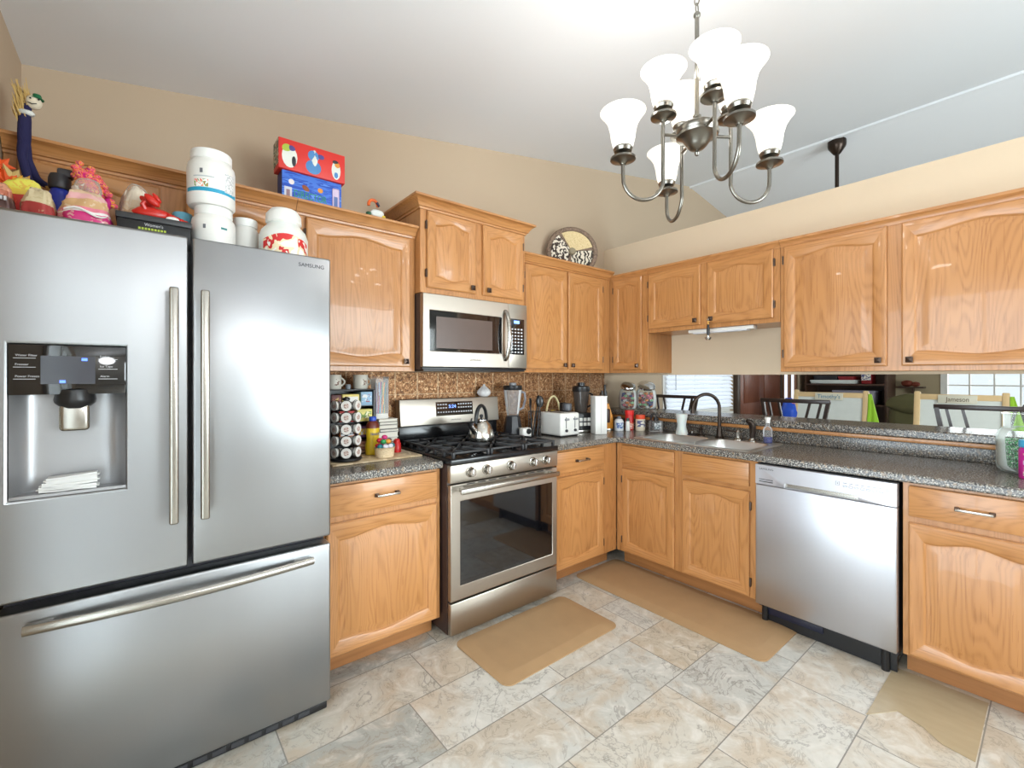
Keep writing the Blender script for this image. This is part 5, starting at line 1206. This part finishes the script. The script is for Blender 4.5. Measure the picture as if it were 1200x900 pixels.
# bottles beside the sink
def jarlike(nm, label, cat, c, prof, m, lidprof, lm, lab=None, r=None, sq=False):
    t = thing(nm, label, cat, c); mb = MB(); mb.lathe(prof, c, 8 if sq else 22, m); b = mb.build('body', t)
    mb = MB(); mb.lathe(lidprof, c, 20, lm); mb.build('lid', t)
    if lab:
        z0, z1, lmat = lab; mb = MB(); tb = bmesh.new(); k = 10
        lo = [tb.verts.new((c[0]+r*1.02*math.cos(-3.2+2.2*i/k), c[1]+r*1.02*math.sin(-3.2+2.2*i/k), c[2]+z0)) for i in range(k+1)]; hi = [tb.verts.new((v.co.x, v.co.y, c[2]+z1)) for v in lo]
        for i in range(k): tb.faces.new((lo[i], lo[i+1], hi[i+1], hi[i]))
        mb.add(tb, lmat); mb.build('label_panel', b)
    return t
jarlike('cleaner_bottle', 'short white and blue labelled bottle in front of the knife block', 'bottle', (-.315, -.405, Z1), [(0, 0), (.034, 0), (.036, .005), (.036, .075), (.026, .09), (.014, .095)], P('bottle_white', (228, 230, 232), .35), [(.015, .093), (.016, .096), (.016, .112), (0, .114)], P('cap_grey', (110, 116, 126), .4), (.02, .065, patch('blue_label', [(226, 228, 232), (60, 96, 160), (210, 220, 230), (90, 110, 90)], 40)), .036)
jarlike('salt_shaker', 'slim white shaker with dark cap left of the red canister', 'shaker', (-.268, -.455, Z1), [(0, 0), (.017, 0), (.018, .004), (.016, .07), (.012, .078)], WHITEP, [(.013, .076), (.014, .08), (.012, .098), (0, .10)], P('shaker_cap', (60, 90, 80), .4))
jarlike('spice_canister', 'red canister with white bands beside the orange-lidded jar', 'canister', (-.205, -.425, Z1), [(0, 0), (.033, 0), (.034, .004), (.034, .12), (.032, .124)], P('canister_red', (206, 34, 36), .35), [(.035, .122), (.036, .125), (.036, .155), (.033, .158), (0, .158)], P('red_cap', (226, 44, 40), .4), (.012, .058, patch('red_label', [(240, 232, 220), (214, 60, 50), (240, 230, 216), (226, 120, 90)], 34)), .034)
jarlike('spread_jar', 'cream jar with orange-red lid between the red canister and the pump bottle', 'jar', (-.178, -.51, Z1), [(0, 0), (.036, 0), (.038, .004), (.038, .088), (.034, .094)], P('jar_cream', (232, 220, 196), .35), [(.036, .092), (.037, .095), (.037, .122), (.034, .125), (0, .125)], P('orange_lid', (232, 80, 44), .4), (.03, .08, patch('cream_label', [(236, 228, 212), (90, 90, 130), (236, 228, 212)], 30)), .038)
jarlike('vanilla_bottle', 'slim dark brown bottle between the cream jar and the pump bottle', 'bottle', (-.115, -.565, Z1), [(0, 0), (.012, 0), (.013, .004), (.013, .085), (.007, .098)], P('dark_brown_glass', (60, 34, 26), .15), [(.008, .096), (.009, .10), (.009, .125), (0, .127)], P('vanilla_cap', (40, 36, 44), .4))
pu = thing('soap_pump', 'clear square soap dispenser with black pump beside the sink', 'dispenser', (-.155, -.635, Z1)); q = Vector((-.155, -.635, Z1)); SM = Matrix.Translation(q) @ Matrix.Rotation(-.5, 4, 'Z')
mb = MB(); mb.box(-.045, .045, -.03, .03, 0, .085, CPLAST, .008, 3, M=SM); b = mb.build('body', pu); mb = MB(); mb.box(-.028, .028, -.0308, -.030, .02, .07, patch('grey_label', [(216, 220, 222), (120, 130, 136), (216, 220, 222)], 45), M=SM); mb.build('label_panel', b)
mb = MB(); mb.lathe([(.020, .084), (.020, .104), (.008, .108), (.006, .135), (.012, .137), (.012, .143), (0, .145)], n=16, mat=BLACK, M=SM); mb.tube([SM @ Vector((0, 0, .140)), SM @ Vector((-.034, 0, .139)), SM @ Vector((-.038, 0, .130))], .0045, 8, BLACK); mb.build('pump', pu)
# two tilted glass jars of pods on the bar, with chrome lids
ZBAR = 1.0595
jc = [('pink', (226, 120, 140)), ('navy', (50, 56, 120)), ('white', (228, 224, 222)), ('orange', (224, 130, 60)), ('green', (150, 200, 150)), ('maroon', (120, 44, 40))]
for ji, (jx, jy, jr, jh, nm) in enumerate(((.045, -.225, .078, .225, 'left'), (.205, -.300, .092, .228, 'right'))):
    t = thing('candy_jar', '%s glass jar of colourful candy with tilted chrome lid, in the bar corner' % nm, 'jar', (jx, jy, ZBAR)); q = (jx, jy, ZBAR); h = jh*.78
    mb = MB(); mb.lathe([(0, 0), (jr*.8, 0), (jr*.98, .02), (jr, h*.5), (jr*.92, h*.85), (jr*.74, h), (jr*.71, h), (jr*.89, h*.85), (jr*.97, h*.5), (jr*.94, .024), (jr*.78, .005), (0, .005)], q, 28, GLASS); mb.build('glass', t)
    LT = Matrix.Translation((jx-.006, jy-.008, ZBAR+h+.018)) @ Matrix.Rotation(-.30, 4, 'Y') @ Matrix.Rotation(.34, 4, 'X')
    mb = MB(); mb.lathe([(jr*.78, -.008), (jr*.84, -.004), (jr*.84, .012), (jr*.7, .026), (jr*.3, .036), (0, .038)], n=28, mat=CHROME, M=LT); mb.build('lid', t)
    rnd = random.Random(20+ji); n_ = 0
    for lay in range(8):
        zz = .018+lay*.0195
        if zz > h-.03: break
        for k in range(7 if ji == 0 else 8):
            a = 2*PI*k/(7 if ji == 0 else 8)+lay*.5; rr_2 = jr*(.66 if zz < h*.8 else .58)
            c, rgb = jc[rnd.randrange(6)]; p = (jx+rr_2*math.cos(a), jy+rr_2*math.sin(a), ZBAR+zz)
            mb = MB(); mb.ball(p, (.017, .017, .0115), P('candy_'+c, rgb, .35), 10, .1, n_); n_ += 1
            solo(mb, 'candy', '%s candy piece in the %s chrome-lidded jar on the bar' % (c, nm), 'candy', p, '%s candies in the %s jar' % (c, nm))
# right edge of the frame: big glass jar of green sweets and tubs
gj = thing('storage_jar', 'large clear glass jar of green-wrapped sweets at the right edge of the worktop', 'jar', (-.175, -2.55, Z1)); q = (-.175, -2.55, Z1)
mb = MB(); mb.lathe([(0, 0), (.092, 0), (.105, .012), (.108, .03), (.108, .155), (.10, .185), (.085, .20), (.085, .255), (.09, .258), (.09, .264), (.080, .264), (.080, .20), (.096, .183), (.104, .155), (.104, .03), (.09, .008), (0, .008)], q, 40, GLASS); mb.build('glass', gj)
GRC = patch('green_foil', [(16, 100, 44), (40, 150, 66), (200, 220, 200), (14, 84, 40), (50, 160, 76), (20, 110, 50)], 70, .25)
pr_ = None; rnd = random.Random(31); ring = [(.085, 14), (.048, 8), (.008, 1)]
for lay in range(6):
    for rr_2, n_ in ring:
        if rr_2 < .06 and lay < 5: continue
        if rr_2 > .07 and lay == 0: rr_2, n_ = .068, 11
        for k in range(n_):
            a = 2*PI*(k+.5*(lay % 2))/n_+rnd.uniform(-.05, .05); p = Vector((q[0]+rr_2*math.cos(a), q[1]+rr_2*math.sin(a), Z1+.026+lay*.0215+rnd.uniform(-.001, .001)))
            if pr_ is None:
                mb = MB(); mb.ball(p, (.0165, .012, .011), GRC, 10, .2, 3); mb.cyl(p+Vector((.014, 0, 0)), p+Vector((.021, 0, 0)), .003, .008, 8, GRC); mb.cyl(p+Vector((-.014, 0, 0)), p+Vector((-.021, 0, 0)), .003, .008, 8, GRC)
                pr_ = solo(mb, 'green_sweet', 'green-wrapped sweet inside the large glass jar', 'sweet', tuple(p), 'green sweets in the glass jar')
            else:
                c = pr_.copy(); C.objects.link(c); c.location = p; c.rotation_euler = (rnd.uniform(-.5, .5), rnd.uniform(-.25, .25), a+PI/2)
pk = thing('pink_tub', 'magenta labelled plastic tub with blue lid in front of the glass jar', 'tub', (-.355, -2.57, Z1)); q = (-.355, -2.57, Z1)
mb = MB(); mb.lathe([(0, 0), (.048, 0), (.050, .005), (.050, .118), (.046, .128), (.044, .132)], q, 26, P('magenta', (206, 40, 150), .35)); b = mb.build('body', pk)
mb = MB(); mb.lathe([(.046, .130), (.050, .134), (.050, .158), (.047, .162), (0, .162)], q, 26, P('sky_lid', (70, 170, 214), .35)); mb.build('lid', pk)
for z0, z1, m in ((.060, .078, P('label_grey', (206, 204, 214), .5)), (.012, .052, patch('bird_print', [(226, 214, 170), (210, 100, 160), (236, 232, 214), (120, 160, 90)], 36)), (.10, .108, P('label_peach', (236, 206, 170), .5))):
    mb = MB(); tb = bmesh.new(); k = 12
    lo = [tb.verts.new((q[0]+.0506*math.cos(-3.9+2.2*i/k), q[1]+.0506*math.sin(-3.9+2.2*i/k), Z1+z0)) for i in range(k+1)]; hi = [tb.verts.new((v.co.x, v.co.y, Z1+z1)) for v in lo]
    for i in range(k): tb.faces.new((lo[i], lo[i+1], hi[i+1], hi[i]))
    mb.add(tb, m); mb.build('label_panel', b)
jarlike('vitamin_bottle', 'dark blue capped bottle behind the magenta tub at the right edge', 'bottle', (-.285, -2.672, Z1), [(0, 0), (.042, 0), (.044, .004), (.044, .14), (.034, .158)], P('vitamin_white', (222, 222, 226), .35), [(.036, .156), (.040, .16), (.040, .21), (0, .212)], P('navy_cap', (30, 50, 140), .35), (.02, .12, patch('vit_label', [(70, 110, 190), (226, 228, 236), (50, 80, 160)], 25)), .044)

# ------------------------------------------------------------------ chandelier
CHX, CHY = -1.717, -1.816
CH = thing('chandelier', 'pewter chandelier with eight glowing white bell glass shades', 'chandelier', (CHX, CHY, 2.10))
c0 = Vector((CHX, CHY, 0))
def V(x, y, z): return Vector((x, y, z))
SHADE = N('glowing_frosted_glass'); SHADE.set(col=L(255, 250, 240), emit=L(255, 246, 230), es=.68, rough=.4); SHADE = SHADE.m
mb = MB(); mb.lathe([(0, 2.128), (.006, 2.131), (.009, 2.139), (.005, 2.147), (.012, 2.150), (.024, 2.154), (.036, 2.166), (.048, 2.186), (.070, 2.196), (.073, 2.204), (.066, 2.209), (.070, 2.216), (.070, 2.228), (.062, 2.234), (.045, 2.244), (.02, 2.252), (.012, 2.262), (0, 2.262)], c0, 32, PEWTER); mb.build('hub', CH)
mb = MB(); mb.cyl(c0+V(0, 0, 2.25), c0+V(0, 0, 2.63), .0075, n=12, mat=PEWTER); mb.lathe([(.0075, 0), (.012, .006), (.012, .014), (.0075, .02)], c0+V(0, 0, 2.62), 12, PEWTER); mb.lathe([(.0075, 0), (.014, .004), (.014, .012), (.0075, .016)], c0+V(0, 0, 2.26), 12, PEWTER); mb.build('stem', CH)
zceil = zc(CHX) - .01
k = 0; z = 2.64
mb = MB()
while z < zceil-.03:
    a = (k % 2)*PI/2; dx, dy = math.cos(a), math.sin(a)
    mb.tube([c0+V(dx*.009*math.cos(t), dy*.009*math.cos(t), z+.014+.019*math.sin(t)) for t in [2*PI*i/12 for i in range(12)]], .0022, 6, PEWTER, closed=True); z += .031; k += 1
mb.build('chain', CH)
mb = MB(); mb.lathe([(0, -.05), (.012, -.045), (.03, -.03), (.06, -.012), (.062, .01)], c0+V(0, 0, zceil), 24, PEWTER); mb.build('canopy', CH)
az0 = PI/2 - .6855                       # direction of the camera's view
for k in range(4):
    a = az0 + PI + k*PI/2 + .06; d = V(math.cos(a), math.sin(a), 0)
    r1, r2 = .122, .268; zi, zo, zb = 2.250, 2.095, 1.968
    mb = MB(); pts = [c0+d*r1+V(0, 0, zi)]
    for i in range(1, 6): pts.append(c0+d*(r1+.002)+V(0, 0, zi-(zi-2.06)*i/5))
    rc = (r1+r2)/2; h = (r2-r1)/2
    for i in range(1, 16):
        t = PI*i/16; pts.append(c0+d*(rc-h*math.cos(t))+V(0, 0, 2.045-(2.045-zb)*math.sin(t)))
    pts += [c0+d*r2+V(0, 0, 2.06), c0+d*r2+V(0, 0, zo)]
    mb.tube(pts, .0068, 10, PEWTER); mb.tube([c0+d*.05+V(0, 0, 2.200), c0+d*r1+V(0, 0, 2.200)], .0055, 8, PEWTER); arm = mb.build('arm', CH)
    for r_, zz in ((r1, zi), (r2, zo)):
        q = c0+d*r_+V(0, 0, zz)
        mb = MB(); mb.lathe([(0, -.004), (.010, -.004), (.016, .004), (.044, .012), (.044, .019), (.014, .026), (.013, .034), (.030, .040), (.034, .050), (.030, .060), (0, .060)], q, 20, PEWTER); cup = mb.build('cup', arm)
        mb = MB(); mb.lathe([(.028, .052), (.036, .062), (.041, .085), (.045, .115), (.053, .143), (.068, .168), (.079, .180), (.076, .182), (.065, .170), (.050, .145), (.042, .115), (.037, .085), (.030, .064)], q, 28, SHADE); mb.build('shade', arm)
        l = bpy.data.lights.new('bulb', 'POINT'); l.energy = 1.5; l.color = (1.0, .97, .93); l.shadow_soft_size = .03
        lo = bpy.data.objects.new('bulb', l); C.objects.link(lo); lo.location = q+V(0, 0, .215)

# ------------------------------------------------------------------ far room
# ceiling fan mount on the ridge
fm = thing('ceiling_fan_mount', 'dark bronze ceiling fan canopy and downrod hanging from the ridge', 'ceiling fan', (1.63, -1.36, 3.30))
mb = MB(); mb.lathe([(0, -.085), (.02, -.085), (.03, -.075), (.066, -.02), (.07, .0), (.07, .055), (0, .055)], (1.565, -1.36, 3.415), 24, BRONZE); mb.build('canopy', fm)
mb = MB(); mb.cyl((1.565, -1.36, 3.34), (1.565, -1.36, 2.30), .0155, n=14, mat=BRONZE); mb.build('downrod', fm)
mb = MB(); mb.lathe([(0, -.1), (.05, -.1), (.09, -.07), (.10, -.02), (.09, .05), (.04, .08), (0, .08)], (1.565, -1.36, 2.26), 24, BRONZE); mb.build('motor', fm)
for k in range(5):
    a = k*2*PI/5+.3; T = Matrix.Translation((1.565, -1.36, 2.235)) @ Matrix.Rotation(a, 4, 'Z')
    mb = MB(); mb.polyz([(.09, -.02), (.18, -.055), (.62, -.07), (.66, -.04), (.66, .04), (.62, .07), (.18, .055), (.09, .02)], -.004, .004, DKF, M=T); mb.build('blade', fm)
# blind in the far room window
bl = thing('window_blind', 'white horizontal slat blind on the far room window', 'blind', (1.67, -.04, 1.35))
SLAT = P('glowing_white_slat', (236, 240, 246), .5, emit=L(225, 235, 255), es=.30)  # emission put into the slats to stand in for daylight behind them
mb = MB(); mb.box(.95, 2.39, -.075, -.025, 2.03, 2.09, WHITET, .004); mb.build('head_rail', bl)
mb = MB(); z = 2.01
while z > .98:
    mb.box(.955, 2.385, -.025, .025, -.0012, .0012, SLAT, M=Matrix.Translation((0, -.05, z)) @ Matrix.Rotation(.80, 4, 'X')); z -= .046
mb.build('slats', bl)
mb = MB(); mb.box(.955, 2.385, -.066, -.032, .945, .968, WHITET, .004); mb.build('bottom_rail', bl)
mb = MB(); mb.cyl((1.06, -.083, 2.02), (1.06, -.083, 1.20), .004, n=8, mat=GREYP); mb.build('wand', bl)
vl = thing('window_blind', 'raised white blind across the top of the right-hand far window', 'blind', (XF-.05, -2.5, 1.5))
mb = MB(); mb.box(XF-.075, XF-.022, -3.47, -1.60, 2.03, 2.10, WHITET, .004); mb.build('head_rail', vl)
mb = MB()
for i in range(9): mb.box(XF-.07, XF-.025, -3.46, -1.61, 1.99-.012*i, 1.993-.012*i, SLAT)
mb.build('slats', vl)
# bar stools: backs show above the bar
DKW = P('espresso_wood', (58, 44, 40), .3)
def stool(name, label, y0, first=None):
    xc = .62; yc = y0
    r = thing(name, label, 'stool', (xc, yc, 0), 0, 'dark wooden stools along the bar')
    W2 = .24; zt_ = 1.17
    def bar(p, q, a, b, m=DKW): mb.tube([Vector(p), Vector(q)], [a, b], 4, m)
    mb = MB(); mb.box(.36, .62, yc-.21, yc+.21, .635, .675, DKW, .012, 3); mb.build('seat', r)
    mb = MB(); mb.box(.635, .66, yc-W2, yc+W2, zt_-.03, zt_, DKW, .003); mb.build('top_rail', r)
    for sgn in (-1, 1):
        mb = MB(); mb.tube([(.62, yc+sgn*.175, 0), (.615, yc+sgn*.155, .66), (.63, yc+sgn*.185, .9), (.648, yc+sgn*(W2-.012), zt_-.008)], [.018, .019, .017, .017], 4, DKW); mb.build('back_post', r)
        mb = MB(); mb.box(.365, .40, yc+sgn*.19-.018, yc+sgn*.19+.018, 0, .64, DKW, .003); mb.build('leg', r)
        for f in (.46, .76):
            mb = MB(); mb.tube([(.622, yc+sgn*(f-.38)*.25, .715), (.648, yc+sgn*W2*f, zt_-.015)], .011, 4, DKW); mb.build('slat', r)
    mb = MB(); mb.box(.60, .63, yc-.19, yc+.19, .70, .73, DKW, .003); mb.box(.375, .39, yc-.18, yc+.18, .22, .25, DKW); mb.box(.385, .62, yc-.195, yc-.175, .28, .31, DKW); mb.box(.385, .62, yc+.175, yc+.195, .28, .31, DKW); mb.build('stretcher', r)
    return r
s0 = stool('bar_stool', 'dark wooden bar stool behind the gooseneck faucet, in front of the slat blind', -.31)
dup(s0, (.62, -1.325, 0), 'dark wooden bar stool in front of the left whiteboard easel')
dup(s0, (.62, -2.36, 0), 'dark wooden bar stool in front of the right whiteboard easel')
# whiteboard easels
PINE = P('pale_pine', (222, 190, 140), .5); BOARD = P('whiteboard', (222, 226, 220), .25)
def easel(label, y0, y1, zt_, sign, signcol, fx, text_w):
    x = 2.8; r = thing('easel', label, 'easel', (x+.2, (y0+y1)/2, 0))
    T = Matrix.Translation((x, 0, zt_)) @ Matrix.Rotation(.16, 4, 'Y') @ Matrix.Translation((-x, 0, -zt_))
    for y in (y0+.02, y1-.02):
        mb = MB(); mb.box(x, x+.035, y-.024, y+.024, .012, zt_+.025, PINE, .008, M=T); mb.build('post', r)
        mb = MB(); T2 = Matrix.Translation((x+.05, 0, zt_)) @ Matrix.Rotation(-.25, 4, 'Y') @ Matrix.Translation((-x-.05, 0, -zt_)); mb.box(x+.05, x+.08, y-.02, y+.02, .04, zt_, PINE, .005, M=T2); mb.build('back_leg', r)
    mb = MB(); mb.box(x+.004, x+.03, y0, y1, zt_-.055, zt_, PINE, .003, M=T); mb.build('rail', r)
    mb = MB(); mb.box(x+.004, x+.03, y0, y1, .40, .45, PINE, .003, M=T); mb.build('rail', r)
    mb = MB(); mb.box(x+.012, x+.02, y0+.03, y1-.03, .45, zt_-.05, BOARD, M=T); mb.build('board', r)
    mb = MB(); mb.box(x-.06, x+.0, y0+.02, y1-.02, .38, .40, PINE, .003, M=T); mb.build('tray', r)
    yc = y0+(y1-y0)*fx
    mb = MB(); mb.box(x-.006, x+.003, yc-.135, yc+.135, zt_-.088, zt_-.008, P('sign_board', (216, 210, 190), .6), .002, M=T); sg = mb.build('name_sign', r)
    mb = MB(); mb.text(sign, 0, 0, 0, .044, P('sign_'+signcol[0], signcol[1], .6), M=T @ Matrix.Translation((x-.0065, yc+text_w/2, zt_-.070)) @ Matrix.Rotation(-PI/2, 4, 'Z'), w=text_w); mb.build('lettering', sg)
    return r
easel('pine framed whiteboard easel with blue sign lettering, left one behind the bar', -1.31, -.60, 1.165, "Timothy's", ('blue', (60, 130, 160)), .5, .22)
easel('pine framed whiteboard easel with brown sign lettering, right one behind the bar', -2.335, -1.69, 1.172, 'Jameson', ('brown', (92, 72, 48)), .52, .16)
GRN = P('lime_cloth', (150, 200, 40), .7)
for y, zt2, lb in ((-1.3155, 1.165, 'lime green cloth hanging beside the left whiteboard easel'), (-2.3405, 1.172, 'lime green cloth hanging beside the right whiteboard easel')):
    mb = MB(); tb = bmesh.new(); rows = []; T = Matrix.Translation((2.8, 0, zt2)) @ Matrix.Rotation(.16, 4, 'Y') @ Matrix.Translation((-2.8, 0, -zt2))
    for i in range(9):
        t = i/8
        rows.append([tb.verts.new(T @ Vector((2.80+.012*math.sin(j*1.3+i)*t, y-(.025+.13*t)*j/8, zt2-.01-.55*t))) for j in range(9)])
    for a, b in zip(rows, rows[1:]):
        for j in range(8): tb.faces.new((a[j], a[j+1], b[j+1], b[j]))
    r_ = bmesh.ops.extrude_face_region(tb, geom=list(tb.faces)); bmesh.ops.translate(tb, vec=(.022, 0, 0), verts=[v for v in r_['geom'] if isinstance(v, bmesh.types.BMVert)])
    bmesh.ops.recalc_face_normals(tb, faces=tb.faces); mb.add(tb, GRN); solo(mb, 'hanging_cloth', lb, 'cloth', (2.82, y, .9))
mb = MB(); mb.ball((3.25, -2.47, 1.13), (.05, .05, .06), P('grey_plush', (92, 86, 90), .9), 14, .15, 3); mb.ball((3.25, -2.50, 1.17), (.03, .045, .04), P('grey_plush', (92, 86, 90), .9), 12); mb.ball((3.25, -2.44, .98), (.06, .06, .12), P('grey_plush', (92, 86, 90), .9), 14)
solo(mb, 'plush_toy', 'dark grey stuffed toy perched by the right-hand far window', 'toy', (3.25, -2.47, .86))
# olive armchair
AC = thing('armchair', 'olive green upholstered armchair between the two whiteboard easels', 'armchair', (4.0, -1.55, 0))
OLV = P('olive_fabric', (96, 92, 58), .9)
mb = MB(); mb.box(3.6, 4.3, -1.95, -1.2, .12, .46, OLV, .06, 4); mb.build('seat', AC)
mb = MB(); mb.box(4.2, 4.45, -1.95, -1.2, .3, .98, OLV, .10, 4); mb.ball((4.22, -1.45, 1.0), (.09, .26, .13), OLV, 18, .12, 3); mb.build('backrest', AC)
for y in (-2.02, -1.20):
    mb = MB(); mb.box(3.6, 4.4, y-.08, y+.08, .12, .66, OLV, .07, 4); mb.build('armrest', AC)
mb = MB()
for x in (3.66, 4.34):
    for y in (-1.9, -1.25): mb.cyl((x, y, 0), (x, y, .13), .025, n=10, mat=DKW)
mb.build('feet', AC)
# shelf with boxes in the far corner
SHW = P('dark_shelf', (74, 48, 34), .45)
sh = thing('shelving_unit', 'dark wooden shelving unit against the far wall left of the armchair', 'shelf', (5.0, -.55, 0))
mb = MB()
for y in (-.10, -1.08): mb.box(4.75, 5.28, y-.012, y+.012, 0, 1.55, SHW)
mb.box(5.27, 5.29, -1.07, -.11, 0, 1.55, SHW); mb.build('frame', sh)
for z in (.25, .6, .93, 1.225): 
    mb = MB(); mb.box(4.75, 5.27, -1.068, -.112, z-.012, z+.012, SHW); mb.build('shelf_board', sh)
def storage(name, label, x0, x1, y0, y1, z0, z1, m, lid=None):
    r = thing(name, label, 'box', ((x0+x1)/2, (y0+y1)/2, z0))
    mb = MB(); mb.box(x0, x1, y0, y1, z0, z1-.02, m, .008); mb.build('body', r)
    mb = MB(); mb.box(x0-.008, x1+.008, y0-.008, y1+.008, z1-.025, z1, lid or m, .004); mb.build('lid', r)
storage('storage_box', 'wide white plastic storage box on the far shelf behind the left easel', 4.78, 5.2, -.72, -.16, 1.238, 1.292, P('bin_white', (216, 220, 214), .5))
storage('storage_box', 'black storage box stacked on the white box on the far shelf', 4.80, 5.18, -.50, -.20, 1.293, 1.36, P('bin_black', (30, 30, 34), .4))
storage('storage_box', 'red storage box beside the black box on the far shelf', 4.80, 5.18, -.70, -.52, 1.293, 1.345, P('bin_red', (140, 26, 30), .5))
storage('storage_box', 'grey patterned storage box on the lower board of the far shelf', 4.78, 5.18, -.95, -.45, .944, 1.14, P('bin_grey', (150, 146, 160), .6))
mb = MB(); mb.box(4.85, 5.1, -.90, -.78, 1.238, 1.42, P('bin_red', (140, 26, 30), .5), .01); mb.box(4.84, 4.85, -.895, -.785, 1.29, 1.40, P('cream_label', (214, 196, 160), .6)); solo(mb, 'gift_box', 'tall red box with cream label at the right end of the far shelf', 'box', (4.98, -.84, 1.238))
fs = thing('wall_shelf', 'small dark floating shelf on the far wall above the armchair', 'shelf', (5.2, -1.3, 1.19)); mb = MB(); mb.box(5.1, 5.297, -1.42, -1.12, 1.18, 1.20, SHW, .003); mb.build('board', fs); mb = MB(); mb.box(5.2, 5.297, -1.3, -1.28, 1.10, 1.18, SHW); mb.build('bracket', fs)
mb = MB(); mb.ball((5.18, -1.24, 1.245), (.05, .07, .045), P('maroon_toy', (120, 50, 30), .7), 14, .2, 4); mb.ball((5.16, -1.33, 1.235), (.04, .05, .035), P('maroon_toy', (120, 50, 30), .7), 14, .2, 5)
solo(mb, 'ornament', 'small maroon ornament on the floating shelf', 'ornament', (5.18, -1.27, 1.2))
# blue bag and post next to the left easel
mb = MB(); mb.ball((2.3, -.715, .945), (.06, .075, .135), P('blue_bag', (24, 76, 190), .5), 18, .25, 2)
mb.tube([(2.3, -.77, 1.03), (2.3, -.74, 1.10), (2.3, -.69, 1.10), (2.3, -.66, 1.03)], .01, 6, P('blue_bag', (24, 76, 190), .5)); mb.ball((2.3, -.755, 1.07), (.03, .04, .03), P('pink_toy', (236, 150, 180), .6), 10)
solo(mb, 'toy_bag', 'bright blue bag of toys left of the left whiteboard easel', 'bag', (2.3, -.715, .81))
ts = thing('side_table', 'small dark side table holding the blue toy bag', 'table', (2.3, -.72, 0))
mb = MB(); mb.box(2.14, 2.46, -.88, -.56, .775, .80, SHW, .004); mb.build('tabletop', ts)
for x in (2.165, 2.435):
    for y in (-.855, -.585): mb = MB(); mb.box(x-.018, x+.018, y-.018, y+.018, 0, .775, SHW); mb.build('leg', ts)
# slim framed glass sidelight beside the brown door
mb = MB(); 
for x in (4.02, 4.28, 4.54): mb.box(x-.03, x+.03, -.05, -.004, 0, 2.1, P('window_wood', (110, 72, 46), .5))
mb.box(4.0, 4.57, -.05, -.004, 2.04, 2.1, P('window_wood', (110, 72, 46), .5)); w = struct(mb.build('window_4')); INV[w.name] = Matrix.Identity(4)
mb = MB(); mb.box(4.05, 4.51, -.02, -.014, .02, 2.04, emis('sidelight_daylight', (236, 240, 250), 1.0)); mb.build('pane', w)
